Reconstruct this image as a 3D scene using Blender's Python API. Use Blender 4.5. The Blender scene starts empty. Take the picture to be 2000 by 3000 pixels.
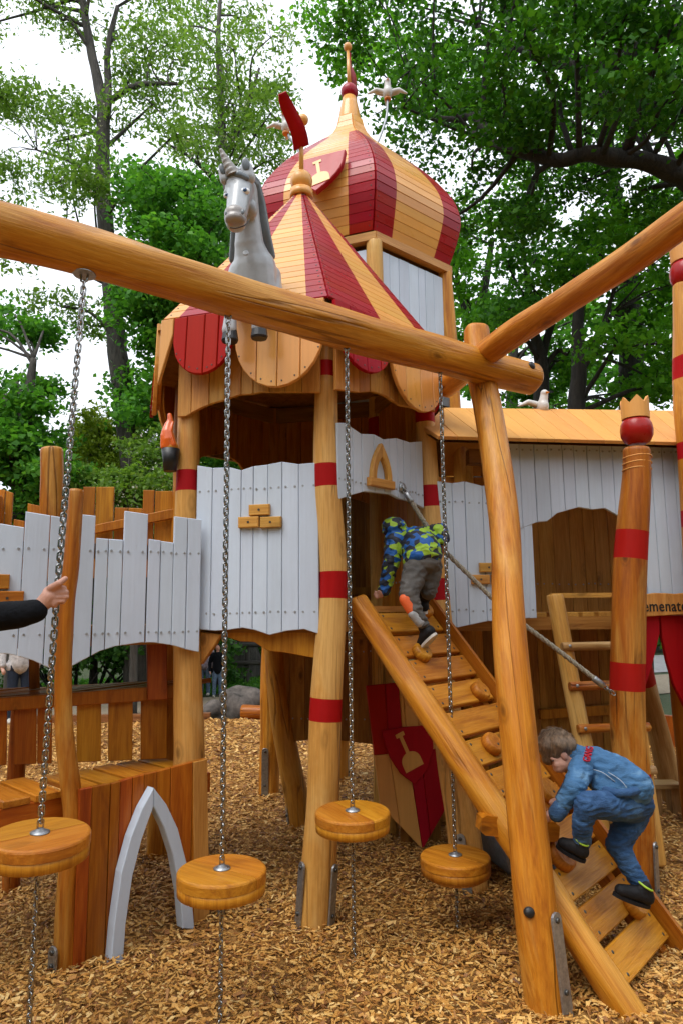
import bpy, math, random
import numpy as np
from mathutils import Vector, Matrix

random.seed(7); rng = np.random.default_rng(11)
SC = bpy.context.scene
COL = SC.collection
rad = math.radians

# ------------------------------------------------------------------ camera
CAM_Z, PITCH, ROLL, FPX = 1.6, rad(8.3), rad(0.6), 2000.0
cR, cF, cU = Vector((1, 0, 0)), Vector((0, math.cos(PITCH), math.sin(PITCH))), Vector((0, -math.sin(PITCH), math.cos(PITCH)))
cr = cR * math.cos(ROLL) - cU * math.sin(ROLL)
cu = cU * math.cos(ROLL) + cR * math.sin(ROLL)
CO = Vector((0, 0, CAM_Z))
cam = bpy.data.cameras.new('camera')
cam.sensor_width = 36; cam.lens = 24; cam.clip_start = .05; cam.clip_end = 600
camo = bpy.data.objects.new('camera', cam); COL.objects.link(camo)
mw = Matrix((cr, cu, -cF)).transposed().to_4x4(); mw.translation = CO
camo.matrix_world = mw
SC.camera = camo

# ------------------------------------------------------------------ world: overcast daylight
SUN_EL, SUN_AZ = rad(60), rad(222)          # azimuth clockwise from +Y
w = bpy.data.worlds.new('World'); SC.world = w; w.use_nodes = True
wn, wl = w.node_tree.nodes, w.node_tree.links
sky = wn.new('ShaderNodeTexSky'); sky.sky_type = 'NISHITA'; sky.sun_disc = False
sky.sun_elevation = SUN_EL; sky.sun_rotation = SUN_AZ; sky.air_density = 1.0; sky.dust_density = 3.0
cloud = wn.new('ShaderNodeMixRGB'); cloud.inputs[0].default_value = .9
cloud.inputs[2].default_value = (10.8, 11.3, 12.2, 1)      # the closed white cloud cover
wl.new(sky.outputs[0], cloud.inputs[1])
bg = wn['Background']; bg.inputs[1].default_value = .09
wl.new(cloud.outputs[0], bg.inputs[0])
sl = bpy.data.lights.new('sun', 'SUN'); sl.energy = 1.5; sl.angle = rad(35); sl.color = (1, .97, .92)
so = bpy.data.objects.new('sun', sl); COL.objects.link(so)
sd = Vector((math.sin(SUN_AZ) * math.cos(SUN_EL), math.cos(SUN_AZ) * math.cos(SUN_EL), math.sin(SUN_EL)))
so.rotation_euler = sd.to_track_quat('Z', 'Y').to_euler(); so.location = (-4, -4, 20)
SC.view_settings.view_transform = 'Standard'; SC.view_settings.look = 'None'
SC.view_settings.exposure = .72; SC.view_settings.gamma = 1
SC.render.engine = 'CYCLES'
SC.cycles.max_bounces = 6; SC.cycles.diffuse_bounces = 3; SC.cycles.glossy_bounces = 2
SC.cycles.transmission_bounces = 3; SC.cycles.transparent_max_bounces = 4
SC.cycles.use_adaptive_sampling = True; SC.cycles.adaptive_threshold = .02
try:
    SC.cycles.use_denoising = True; SC.cycles.denoiser = 'OPENIMAGEDENOISE'
except Exception: pass

# ------------------------------------------------------------------ surveying: sight lines of the photograph -> places in metres
def ray(u, v): return cF + cr * ((u - 1000) / FPX) - cu * ((v - 1500) / FPX)
def PY(u, v, y):
    d = ray(u, v); return CO + d * (y / d.y)
def PG(u, v, z=0.0):
    d = ray(u, v); return CO + d * ((z - CAM_Z) / d.z)
def PV(u, v, A, B):
    """point on the vertical plane through the plan points A, B"""
    d = ray(u, v); n = Vector((-(B[1] - A[1]), B[0] - A[0], 0))
    t = (Vector((A[0], A[1], 0)) - CO).dot(n) / d.dot(n); return CO + d * t
def V(*a): return Vector(a)

# ------------------------------------------------------------------ objects
WM = {}
def link(o, parent=None, M=None):
    COL.objects.link(o)
    M = M if M is not None else Matrix.Identity(4)
    if parent is not None:
        o.parent = parent; o.matrix_basis = WM[parent.name].inverted() @ M
    else: o.matrix_basis = M
    WM[o.name] = M
    return o
def tag(o, label=None, cat=None, group=None, kind=None):
    if label: o['label'] = label
    if cat: o['category'] = cat
    if group: o['group'] = group
    if kind: o['kind'] = kind
    return o
def thing(name, label, cat, loc=(0, 0, 0), group=None):
    o = bpy.data.objects.new(name, None); o.empty_display_size = .1
    link(o, None, Matrix.Translation(Vector(loc)))
    return tag(o, label, cat, group)
def frame(o, x, z=(0, 0, 1)):
    """matrix with origin o, local x along x, local z near z"""
    x = Vector(x).normalized(); z = Vector(z); y = z.cross(x).normalized(); z = x.cross(y)
    M = Matrix((x, y, z)).transposed().to_4x4(); M.translation = Vector(o); return M
def zframe(o, z, x=(1, 0, 0)):
    z = Vector(z).normalized(); x = Vector(x)
    if abs(x.normalized().dot(z)) > .95: x = Vector((0, 1, 0))
    y = z.cross(x).normalized(); x = y.cross(z)
    M = Matrix((x, y, z)).transposed().to_4x4(); M.translation = Vector(o); return M

class MB:
    def __init__(s): s.v = []; s.f = []; s.m = []; s.sm = []
    def add(s, vs, fs, mi=0, smooth=False, M=None):
        b = len(s.v)
        for p in vs:
            p = Vector(p)
            s.v.append(tuple(M @ p) if M is not None else tuple(p))
        for f in fs: s.f.append(tuple(b + i for i in f)); s.m.append(mi); s.sm.append(smooth)
    def box(s, lo, hi, mi=0, M=None, ch=0):
        if ch:
            x0, y0, z0 = lo; x1, y1, z1 = hi
            return s.prism([(x0, z0), (x1, z0), (x1, z1), (x0, z1)], y0, y1, mi, M, ch)
        x0, y0, z0 = lo; x1, y1, z1 = hi
        vs = [(x0,y0,z0),(x1,y0,z0),(x1,y1,z0),(x0,y1,z0),(x0,y0,z1),(x1,y0,z1),(x1,y1,z1),(x0,y1,z1)]
        s.add(vs, [(0,3,2,1),(4,5,6,7),(0,1,5,4),(1,2,6,5),(2,3,7,6),(3,0,4,7)], mi, False, M)
    def prism(s, poly, y0, y1, mi=0, M=None, ch=0.0, mside=None):
        """polygon (x,z) counter-clockwise seen from -y, from y0 (front) to y1; chamfered front edge"""
        n = len(poly); vs = []
        def ring(pts, y): vs.extend((p[0], y, p[1]) for p in pts)
        ms = mi if mside is None else mside
        if ch:
            ins = []
            for i in range(n):
                a, b, c = Vector(poly[i - 1]), Vector(poly[i]), Vector(poly[(i + 1) % n])
                e1 = (b - a); e2 = (c - b)
                e1 = e1.normalized() if e1.length > 1e-9 else e2.normalized(); e2 = e2.normalized() if e2.length > 1e-9 else e1
                n1 = Vector((-e1.y, e1.x)); n2 = Vector((-e2.y, e2.x)); q = n1 + n2
                q = q / max(q.length_squared / 2, .35)
                ins.append(b + q * ch)
            ring(ins, y0); ring(poly, y0 + ch); ring(poly, y1)
            fs = [tuple(range(n))]; s.add(vs, fs, mi, False, M); b = len(s.v) - len(vs)
            for i in range(n):
                j = (i + 1) % n
                for k, mm in ((0, mi), (1, ms)):
                    s.f.append((b + k*n + j, b + k*n + i, b + (k+1)*n + i, b + (k+1)*n + j)); s.m.append(mm); s.sm.append(False)
            s.f.append(tuple(b + 2*n + i for i in reversed(range(n)))); s.m.append(ms); s.sm.append(False)
        else:
            ring(poly, y0); ring(poly, y1)
            s.add(vs, [tuple(range(n))], mi, False, M); b = len(s.v) - len(vs)
            for i in range(n):
                j = (i + 1) % n
                s.f.append((b + j, b + i, b + n + i, b + n + j)); s.m.append(ms); s.sm.append(False)
            s.f.append(tuple(b + n + i for i in reversed(range(n)))); s.m.append(ms); s.sm.append(False)
    def lathe(s, prof, seg=24, mi=0, M=None, smooth=True, cap=True, midx=None):
        """prof: [(r,z)...] bottom to top"""
        vs = []; fs = []; k = len(prof)
        for r, z in prof:
            for i in range(seg):
                a = 2 * math.pi * i / seg; vs.append((r * math.cos(a), r * math.sin(a), z))
        b = len(s.v); s.add(vs, [], mi, smooth, M)
        for j in range(k - 1):
            for i in range(seg):
                i2 = (i + 1) % seg
                s.f.append((b + j*seg + i, b + j*seg + i2, b + (j+1)*seg + i2, b + (j+1)*seg + i))
                s.m.append(midx[j] if midx else mi); s.sm.append(smooth)
        if cap:
            s.f.append(tuple(b + i for i in reversed(range(seg)))); s.m.append(midx[0] if midx else mi); s.sm.append(False)
            s.f.append(tuple(b + (k-1)*seg + i for i in range(seg))); s.m.append(midx[-1] if midx else mi); s.sm.append(False)
    def tube(s, pts, radii, seg=10, mi=0, M=None, cap=True, wob=0.0, rs=0, mfun=None, flat=1.0, closed=False, smooth=True):
        pts = [Vector(p) for p in pts]; n = len(pts)
        if not hasattr(radii, '__len__'): radii = [radii] * n
        R = random.Random(rs); ph = [(R.uniform(0, 6.3), R.uniform(2, 9), R.choice((1, 2, 2, 3, 3, 4, 5))) for _ in range(9)]
        vs = []; T0 = None; side = None; L = 0
        for i, p in enumerate(pts):
            if closed: t = (pts[(i + 1) % n] - pts[i - 1])
            else: t = (pts[min(i + 1, n - 1)] - pts[max(i - 1, 0)])
            t.normalize()
            if side is None:
                side = t.orthogonal().normalized()
            else:
                side = (side - t * side.dot(t)).normalized()
            up = t.cross(side)
            if i: L += (p - pts[i - 1]).length
            for k in range(seg):
                a = 2 * math.pi * k / seg; r = radii[i]
                if wob:
                    r *= 1 + wob * sum(math.sin(f0 * L + p0 + kk * a) for p0, f0, kk in ph) / 3.2
                vs.append(p + (side * math.cos(a) * r + up * math.sin(a) * r * flat))
        b = len(s.v); s.add(vs, [], mi, smooth, M)
        for i in range(n if closed else n - 1):
            mm = mfun(i) if mfun else mi
            i2 = (i + 1) % n
            for k in range(seg):
                k2 = (k + 1) % seg
                s.f.append((b + i*seg + k, b + i*seg + k2, b + i2*seg + k2, b + i2*seg + k)); s.m.append(mm); s.sm.append(smooth)
        if cap and not closed:
            s.f.append(tuple(b + i for i in reversed(range(seg)))); s.m.append(mfun(0) if mfun else mi); s.sm.append(False)
            s.f.append(tuple(b + (n-1)*seg + i for i in range(seg))); s.m.append(mfun(n-2) if mfun else mi); s.sm.append(False)
    def ball(s, c, r, seg=16, rings=10, mi=0, M=None, sc=(1, 1, 1)):
        c = Vector(c); vs = [c + Vector((0, 0, -r * sc[2]))]
        for j in range(1, rings):
            a = -math.pi / 2 + math.pi * j / rings
            for i in range(seg):
                t = 2 * math.pi * i / seg
                vs.append(c + Vector((math.cos(a) * math.cos(t) * r * sc[0], math.cos(a) * math.sin(t) * r * sc[1], math.sin(a) * r * sc[2])))
        vs.append(c + Vector((0, 0, r * sc[2])))
        fs = [(0, 1 + (i + 1) % seg, 1 + i) for i in range(seg)]
        for j in range(rings - 2):
            for i in range(seg):
                i2 = (i + 1) % seg; fs.append((1 + j*seg + i, 1 + j*seg + i2, 1 + (j+1)*seg + i2, 1 + (j+1)*seg + i))
        e = len(vs) - 1; o = 1 + (rings - 2) * seg
        fs += [(e, o + i, o + (i + 1) % seg) for i in range(seg)]
        s.add(vs, fs, mi, True, M)
    def mesh(s, name, mats):
        me = bpy.data.meshes.new(name); me.from_pydata(s.v, [], s.f)
        for m in (mats if isinstance(mats, (list, tuple)) else [mats]): me.materials.append(m)
        me.polygons.foreach_set('material_index', s.m); me.polygons.foreach_set('use_smooth', s.sm)
        me.update(); return me
    def build(s, name, mats, parent=None, M=None):
        return link(bpy.data.objects.new(name, s.mesh(name, mats)), parent, M)

def npmesh(name, verts, faces_n, mats, attr=None, smooth=False):
    """verts (N,3), faces (F,k) numpy"""
    me = bpy.data.meshes.new(name); F, k = faces_n.shape
    me.vertices.add(len(verts)); me.vertices.foreach_set('co', np.ascontiguousarray(verts, dtype=np.float32).ravel())
    me.loops.add(F * k); me.loops.foreach_set('vertex_index', np.ascontiguousarray(faces_n, dtype=np.int32).ravel())
    me.polygons.add(F); me.polygons.foreach_set('loop_start', np.arange(0, F * k, k, dtype=np.int32))
    try: me.polygons.foreach_set('loop_total', np.full(F, k, dtype=np.int32))
    except Exception: pass
    for m in (mats if isinstance(mats, (list, tuple)) else [mats]): me.materials.append(m)
    me.polygons.foreach_set('use_smooth', np.full(F, smooth, dtype=bool))
    if attr is not None:
        a = me.attributes.new('rnd', 'FLOAT', 'POINT'); a.data.foreach_set('value', np.ascontiguousarray(attr, dtype=np.float32))
    me.update(calc_edges=True); return me

def curve_pts(pts, n):
    """Catmull-Rom through tuples of any length"""
    P = [np.array(p, float) for p in pts]
    if len(P) == 2: return [tuple(P[0] + (P[1] - P[0]) * i / (n - 1)) for i in range(n)]
    Q = [2 * P[0] - P[1]] + P + [2 * P[-1] - P[-2]]; out = []
    for i in range(n):
        t = i / (n - 1) * (len(P) - 1); k = min(int(t), len(P) - 2); f = t - k
        a, b, c, d = Q[k:k + 4]
        out.append(tuple(.5 * (2*b + (c - a)*f + (2*a - 5*b + 4*c - d)*f*f + (3*b - a - 3*c + d)*f**3)))
    return out
# ------------------------------------------------------------------ materials (all procedural)
def newmat(name):
    m = bpy.data.materials.new(name); m.use_nodes = True
    nt = m.node_tree; b = nt.nodes['Principled BSDF']; return m, nt, b
def N(nt, t, **kw):
    n = nt.nodes.new(t)
    for k, v in kw.items(): setattr(n, k, v)
    return n
def ramp(nt, fac, stops):
    r = N(nt, 'ShaderNodeValToRGB'); e = r.color_ramp.elements
    while len(e) < len(stops): e.new(.5)
    for i, (p, c) in enumerate(stops): e[i].position = p; e[i].color = (*c, 1)
    nt.links.new(fac, r.inputs[0]); return r.outputs[0]
def mixc(nt, fac, a, b, mode='MIX'):
    m = N(nt, 'ShaderNodeMixRGB', blend_type=mode)
    for s, x in ((0, fac), (1, a), (2, b)):
        if hasattr(x, 'is_output') or hasattr(x, 'links'): nt.links.new(x, m.inputs[s])
        elif s == 0: m.inputs[0].default_value = x
        else: m.inputs[s].default_value = (*x, 1)
    return m.outputs[0]
def math_(nt, op, a, b=None):
    m = N(nt, 'ShaderNodeMath', operation=op)
    for i, x in enumerate((a, b)):
        if x is None: continue
        if hasattr(x, 'links'): nt.links.new(x, m.inputs[i])
        else: m.inputs[i].default_value = x
    return m.outputs[0]
def coords(nt, scale, space='Object', rnd=True):
    tc = N(nt, 'ShaderNodeTexCoord'); out = tc.outputs[space]
    if rnd:
        oi = N(nt, 'ShaderNodeObjectInfo'); mu = math_(nt, 'MULTIPLY', oi.outputs['Random'], 37.0)
        ad = N(nt, 'ShaderNodeVectorMath', operation='ADD'); nt.links.new(out, ad.inputs[0]); nt.links.new(mu, ad.inputs[1]); out = ad.outputs[0]
    mp = N(nt, 'ShaderNodeMapping'); mp.inputs['Scale'].default_value = scale; nt.links.new(out, mp.inputs[0]); return mp.outputs[0]
def noise(nt, vec, scale=1, detail=3, rough=.55, dist=0):
    n = N(nt, 'ShaderNodeTexNoise'); n.inputs['Scale'].default_value = scale; n.inputs['Detail'].default_value = detail
    n.inputs['Roughness'].default_value = rough; n.inputs['Distortion'].default_value = dist
    nt.links.new(vec, n.inputs['Vector']); return n.outputs['Fac']
def bump(nt, b, h, strength, dist=.01):
    bp = N(nt, 'ShaderNodeBump'); bp.inputs['Strength'].default_value = strength; bp.inputs['Distance'].default_value = dist
    nt.links.new(h, bp.inputs['Height']); nt.links.new(bp.outputs[0], b.inputs['Normal'])
def vary(nt, col, amt=.22, hue=.015):
    oi = N(nt, 'ShaderNodeObjectInfo'); h = N(nt, 'ShaderNodeHueSaturation')
    v = math_(nt, 'ADD', math_(nt, 'MULTIPLY', oi.outputs['Random'], amt), 1 - amt / 2)
    r2 = math_(nt, 'FRACT', math_(nt, 'MULTIPLY', oi.outputs['Random'], 13.7))
    hh = math_(nt, 'ADD', math_(nt, 'MULTIPLY', r2, hue * 2), .5 - hue)
    nt.links.new(v, h.inputs['Value']); nt.links.new(hh, h.inputs['Hue']); nt.links.new(col, h.inputs['Color']); return h.outputs[0]

def wood(name, c_dark, c_mid, c_light, sap=None, rough=.42, coat=.04, amt=.22, gs=1.0, streak=.6, bmp=.25, knots=True, hue=.008):
    """oiled timber: grain along local Z, heart/sapwood patches, knots, drying checks, hand grime"""
    m, nt, b = newmat(name); L = nt.links
    g1 = noise(nt, coords(nt, (11 * gs, 11 * gs, 1.5 * gs)), 1, 6, .58, 1.1)
    g3 = noise(nt, coords(nt, (38 * gs, 38 * gs, 3.0 * gs)), 1, 4, .6, .5)
    g2 = noise(nt, coords(nt, (110 * gs, 110 * gs, 4 * gs)), 1, 3, .6)
    gg = math_(nt, 'ADD', math_(nt, 'MULTIPLY', g1, .62), math_(nt, 'MULTIPLY', g3, .38))
    col = ramp(nt, gg, [(.34, c_dark), (.5, c_mid), (.66, c_light)])
    if sap:
        p = noise(nt, coords(nt, (3.4, 3.4, .75)), 1, 5, .6, .9)
        col = mixc(nt, math_(nt, 'MULTIPLY', ramp(nt, p, [(.48, (0, 0, 0)), (.58, (1, 1, 1))]), .7), col, sap)
    fine = ramp(nt, g2, [(.35, (.70, .62, .52)), (.6, (1, 1, 1))])
    col = mixc(nt, streak, col, fine, 'MULTIPLY')
    h = math_(nt, 'ADD', math_(nt, 'MULTIPLY', gg, 1.0), math_(nt, 'MULTIPLY', g2, .35))
    dk = tuple(x * .3 for x in c_dark)
    if sap:
        ck = noise(nt, coords(nt, (8, 8, .30)), 1, 2, .5, .25); msk = noise(nt, coords(nt, (3, 3, 1.1)), 1, 2, .5)
        cf = math_(nt, 'MULTIPLY', ramp(nt, ck, [(.486, (0, 0, 0)), (.496, (1, 1, 1)), (.504, (1, 1, 1)), (.514, (0, 0, 0))]), ramp(nt, msk, [(.5, (0, 0, 0)), (.56, (1, 1, 1))]))
        col = mixc(nt, math_(nt, 'MULTIPLY', cf, .6), col, dk); h = math_(nt, 'SUBTRACT', h, math_(nt, 'MULTIPLY', cf, .8))
        fc = noise(nt, coords(nt, (8, 8, 2.6)), 1, 1, .4); h = math_(nt, 'ADD', h, math_(nt, 'MULTIPLY', fc, 1.4))
        st = noise(nt, coords(nt, (6, 6, 2.2)), 1, 6, .7); col = mixc(nt, math_(nt, 'MULTIPLY', ramp(nt, st, [(.55, (0, 0, 0)), (.72, (1, 1, 1))]), .28), col, tuple(x * .5 for x in c_dark))
    if knots:
        vo = N(nt, 'ShaderNodeTexVoronoi'); vo.inputs['Scale'].default_value = 1
        wv = N(nt, 'ShaderNodeVectorMath', operation='ADD'); L.new(coords(nt, (6, 6, 3.2)), wv.inputs[0]); L.new(math_(nt, 'MULTIPLY', g1, .35), wv.inputs[1]); L.new(wv.outputs[0], vo.inputs['Vector'])
        kf = ramp(nt, vo.outputs['Distance'], [(.05, (1, 1, 1)), (.10, (.55, .55, .55)), (.13, (.15, .15, .15)), (.17, (.4, .4, .4)), (.24, (0, 0, 0))])
        col = mixc(nt, math_(nt, 'MULTIPLY', kf, .75), col, dk)
    col = vary(nt, col, amt, hue); L.new(col, b.inputs['Base Color']); b.inputs['Specular IOR Level'].default_value = .3
    rr = ramp(nt, g1, [(.3, (rough * 1.25,) * 3), (.7, (rough * .8,) * 3)]); L.new(rr, b.inputs['Roughness'])
    b.inputs['Coat Weight'].default_value = coat; b.inputs['Coat Roughness'].default_value = .18
    bump(nt, b, h, bmp, .014)
    return m
def paint(name, c, rough=.35, coat=.2, amt=.1, bmp=.12, dirt=.12, hue=.006, grain=.45, spec=.35):
    m, nt, b = newmat(name); L = nt.links
    g = noise(nt, coords(nt, (40, 40, 1.6)), 1, 4, .6)
    d = noise(nt, coords(nt, (4, 4, 1.5)), 1, 5, .65)
    col = mixc(nt, math_(nt, 'MULTIPLY', ramp(nt, d, [(.42, (0, 0, 0)), (.7, (1, 1, 1))]), dirt), c, tuple(x * .55 for x in c))
    col = mixc(nt, grain, col, ramp(nt, g, [(.35, (.82, .81, .79)), (.6, (1, 1, 1))]), 'MULTIPLY'); b.inputs['Specular IOR Level'].default_value = spec
    L.new(vary(nt, col, amt, hue), b.inputs['Base Color'])
    rr = ramp(nt, d, [(.35, (rough * .75,) * 3), (.65, (min(1, rough * 1.3),) * 3)]); L.new(rr, b.inputs['Roughness'])
    b.inputs['Coat Weight'].default_value = coat; b.inputs['Coat Roughness'].default_value = .12
    bump(nt, b, g, bmp, .008); return m
def simple(name, c, rough=.5, metal=0, nscale=30, namt=.15, bmp=.1, coat=0, amt=.05, spec=.5):
    m, nt, b = newmat(name); L = nt.links
    g = noise(nt, coords(nt, (nscale,) * 3), 1, 4, .6)
    col = mixc(nt, 1, c, ramp(nt, g, [(.3, (1 - namt * 2,) * 3), (.7, (1, 1, 1))]), 'MULTIPLY')
    L.new(vary(nt, col, amt, .004), b.inputs['Base Color']); b.inputs['Roughness'].default_value = rough; b.inputs['Metallic'].default_value = metal
    b.inputs['Coat Weight'].default_value = coat; b.inputs['Specular IOR Level'].default_value = spec
    if bmp: bump(nt, b, g, bmp, .01)
    return m

M = {}
M['honey'] = wood('wood_honey_log', (.34, .100, .006), (.51, .190, .012), (.61, .262, .026), sap=(.65, .33, .060), amt=.10, bmp=.5)
M['pale'] = wood('wood_pale_log', (.50, .22, .045), (.63, .32, .075), (.70, .39, .11), sap=(.68, .41, .14), amt=.1, bmp=.3, streak=.55)
M['orange'] = wood('wood_orange_log', (.22, .045, .004), (.39, .105, .007), (.49, .165, .015), sap=(.58, .28, .06), amt=.14, bmp=.55)
M['grey_tan'] = wood('wood_tan_log', (.30, .15, .05), (.42, .23, .085), (.50, .30, .13), sap=(.52, .34, .16), amt=.12, bmp=.3)
M['plank'] = wood('wood_plank_honey', (.34, .108, .007), (.50, .190, .013), (.59, .255, .027), amt=.24, gs=1.2)
M['plank_red'] = wood('wood_plank_orange', (.24, .050, .003), (.38, .100, .006), (.47, .150, .012), amt=.42, hue=.014, gs=1.2)
M['plank_pale'] = wood('wood_plank_pale', (.46, .20, .04), (.59, .29, .065), (.65, .35, .09), amt=.22, gs=1.2)
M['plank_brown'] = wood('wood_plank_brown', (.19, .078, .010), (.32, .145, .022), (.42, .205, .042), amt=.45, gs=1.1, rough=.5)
M['plank_wet'] = wood('wood_plank_weathered', (.14, .055, .016), (.27, .12, .04), (.40, .20, .08), amt=.5, gs=1.2, rough=.3)
M['white'] = paint('paint_pale_grey', (.56, .64, .75), rough=.5, coat=.02, amt=.08, dirt=.22, bmp=.22, grain=.22)
M['red'] = paint('paint_red', (.34, .006, .010), rough=.32, coat=.14, amt=.16, dirt=.25, spec=.25)
M['red_satin'] = paint('paint_red_satin', (.36, .004, .007), rough=.45, coat=.0, amt=.14, dirt=.2, spec=.12)
M['red_matt'] = paint('paint_red_matt', (.38, .005, .006), rough=.55, coat=.0, amt=.08, dirt=.25, spec=.15)
M['yellow'] = paint('paint_ochre', (.76, .365, .085), rough=.33, coat=.3, amt=.14, dirt=.2)
M['ochre_matt'] = paint('paint_ochre_matt', (.72, .35, .09), rough=.5, coat=.05, amt=.1, dirt=.22)
M['steel'] = simple('galvanised_steel', (.42, .44, .46), .42, .85, 60, .2, .05)
M['chrome'] = simple('chain_steel', (.5, .5, .49), .22, 1, 80, .25, .05)
M['iron'] = simple('painted_iron', (.16, .18, .20), .5, .3, 40, .2, .1)
M['black'] = simple('black_plastic', (.012, .012, .013), .42, 0, 40, .2, .1)
M['screw'] = simple('screw_head', (.10, .095, .085), .4, .7, 60, .1, 0)
M['screw_white'] = simple('screw_head_painted', (.38, .40, .42), .4, .3, 60, .1, 0)
M['cap'] = simple('rubber_cap', (.014, .013, .014), .5, 0, 40, .2, .2)
M['figure_white'] = simple('painted_figure_white', (.66, .64, .61), .4, 0, 14, .12, .06, .15)
M['uni_grey'] = simple('unicorn_coat', (.42, .445, .47), .36, 0, 9, .14, .06, .3)
M['uni_mane'] = simple('unicorn_mane', (.16, .19, .215), .35, 0, 12, .2, .1, .3)
M['uni_horn'] = simple('unicorn_horn', (.36, .34, .32), .4, 0, 20, .2, .1, .2)
M['uni_muzzle'] = simple('unicorn_muzzle', (.34, .31, .29), .36, 0, 9, .14, .06, .3)
M['eye_white'] = simple('eye_white', (.75, .75, .75), .15, 0, 10, .02, 0, .5)
M['eye_blue'] = simple('eye_iris', (.03, .09, .22), .15, 0, 10, .05, 0, .5)
M['dark'] = simple('dark_line', (.012, .01, .01), .5, 0, 10, .1, 0)
M['beak'] = simple('beak_orange', (.65, .22, .03), .4, 0, 10, .1, 0)
M['flame'] = simple('flame_orange', (.80, .15, .012), .33, 0, 6, .1, .1, .4)
M['flame_y'] = simple('flame_amber', (.74, .27, .02), .33, 0, 6, .1, .1, .4)
M['rope'] = simple('rope_fibre', (.42, .37, .28), .85, 0, 120, .35, .4)
M['skin'] = simple('skin', (.58, .30, .215), .5, 0, 40, .1, .08)
M['shoe'] = simple('black_shoe', (.012, .012, .014), .65, 0, 60, .25, .3, spec=.25)
M['sole'] = simple('pale_sole', (.62, .58, .52), .6, 0, 40, .2, .2)
M['lime'] = simple('lime_trim', (.42, .66, .05), .5, 0, 40, .1, 0)
M['rock'] = simple('boulder', (.15, .125, .11), .8, 0, 7, .45, .9)
M['black_cloth'] = simple('black_cloth', (.006, .007, .010), .8, 0, 45, .3, .5, spec=.15)
M['pink_cloth'] = simple('pink_cloth', (.46, .37, .42), .8, 0, 25, .3, .5)
M['puffer'] = simple('white_quilt', (.62, .59, .58), .6, 0, 25, .25, .6)
M['jeans_far'] = simple('pale_jeans', (.16, .24, .36), .8, 0, 50, .3, .3)
M['navy'] = simple('navy_jeans', (.012, .025, .055), .8, 0, 50, .3, .3)

def m_hair(name, c):
    m, nt, b = newmat(name); g = noise(nt, coords(nt, (130, 45, 22)), 1, 4, .7, .6)
    nt.links.new(ramp(nt, g, [(.3, tuple(x * .35 for x in c)), (.5, c), (.72, tuple(min(1, x * 1.7) for x in c))]), b.inputs['Base Color'])
    b.inputs['Roughness'].default_value = .5; bump(nt, b, g, .8, .01); return m
M['hair'] = m_hair('brown_hair', (.15, .095, .055))
def m_denim(name, base, pale):
    m, nt, b = newmat(name); L = nt.links
    a = noise(nt, coords(nt, (7, 7, 7), rnd=False), 1, 4, .6, .5); f = noise(nt, coords(nt, (420, 420, 420), rnd=False), 1, 2, .5)
    wv = noise(nt, coords(nt, (16, 16, 60), rnd=False), 1, 3, .6, 1.0)
    col = ramp(nt, a, [(.32, tuple(x * .72 for x in base)), (.52, base), (.74, pale)])
    col = mixc(nt, .5, col, ramp(nt, f, [(.3, (.6, .6, .6)), (.7, (1, 1, 1))]), 'MULTIPLY')
    L.new(col, b.inputs['Base Color']); b.inputs['Roughness'].default_value = .82
    bump(nt, b, math_(nt, 'ADD', math_(nt, 'MULTIPLY', wv, 1.2), math_(nt, 'MULTIPLY', f, .25)), .55, .012); return m
M['denim_jacket'] = m_denim('denim_jacket', (.045, .145, .30), (.17, .32, .48))
M['denim_jeans'] = m_denim('denim_jeans', (.020, .075, .19), (.07, .17, .33))
M['stitch'] = simple('pale_stitching', (.42, .50, .58), .8, 0, 60, .2, 0)
def m_camo():
    m, nt, b = newmat('camouflage_print'); L = nt.links
    vo = N(nt, 'ShaderNodeTexVoronoi'); vo.inputs['Scale'].default_value = 1; L.new(coords(nt, (29, 32, 35), rnd=False), vo.inputs['Vector'])
    sp = N(nt, 'ShaderNodeSeparateColor'); L.new(vo.outputs['Color'], sp.inputs[0])
    r = N(nt, 'ShaderNodeValToRGB'); r.color_ramp.interpolation = 'CONSTANT'; e = r.color_ramp.elements
    e[0].position = 0; e[0].color = (.012, .016, .03, 1); e[1].position = .38; e[1].color = (.008, .10, .38, 1); n = e.new(.73); n.color = (.30, .48, .03, 1)
    L.new(sp.outputs[0], r.inputs[0]); L.new(r.outputs[0], b.inputs['Base Color']); b.inputs['Roughness'].default_value = .6
    g = noise(nt, coords(nt, (14, 14, 24), rnd=False), 1, 3, .5, .6); bump(nt, b, g, .6, .02); return m
M['camo'] = m_camo()
M['trouser'] = simple('grey_trouser_cloth', (.115, .105, .095), .75, 0, 18, .25, .5)
M['orange_patch'] = simple('orange_panel', (.85, .14, .03), .6, 0, 30, .1, .2)
M['pale_patch'] = simple('pale_grey_panel', (.42, .43, .44), .7, 0, 30, .2, .3)
M['red_felt'] = simple('red_felt', (.55, .008, .02), .9, 0, 160, .35, .7)

def m_leaf(name, dark, mid, light, trans=.5):
    m, nt, b = newmat(name); L = nt.links
    at = N(nt, 'ShaderNodeAttribute'); at.attribute_name = 'rnd'
    col = ramp(nt, at.outputs['Fac'], [(0, dark), (.5, mid), (1, light)])
    L.new(col, b.inputs['Base Color']); b.inputs['Roughness'].default_value = .5; b.inputs['Specular IOR Level'].default_value = .16
    tr = N(nt, 'ShaderNodeBsdfTranslucent'); L.new(mixc(nt, 1, col, (1.2, 1.25, .5), 'MULTIPLY'), tr.inputs[0])
    ms = N(nt, 'ShaderNodeMixShader'); ms.inputs[0].default_value = trans
    L.new(b.outputs[0], ms.inputs[1]); L.new(tr.outputs[0], ms.inputs[2]); L.new(ms.outputs[0], nt.nodes['Material Output'].inputs[0]); return m
M['leaf_locust'] = m_leaf('locust_leaf', (.07, .15, .025), (.14, .26, .045), (.23, .36, .09), .5)
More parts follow.
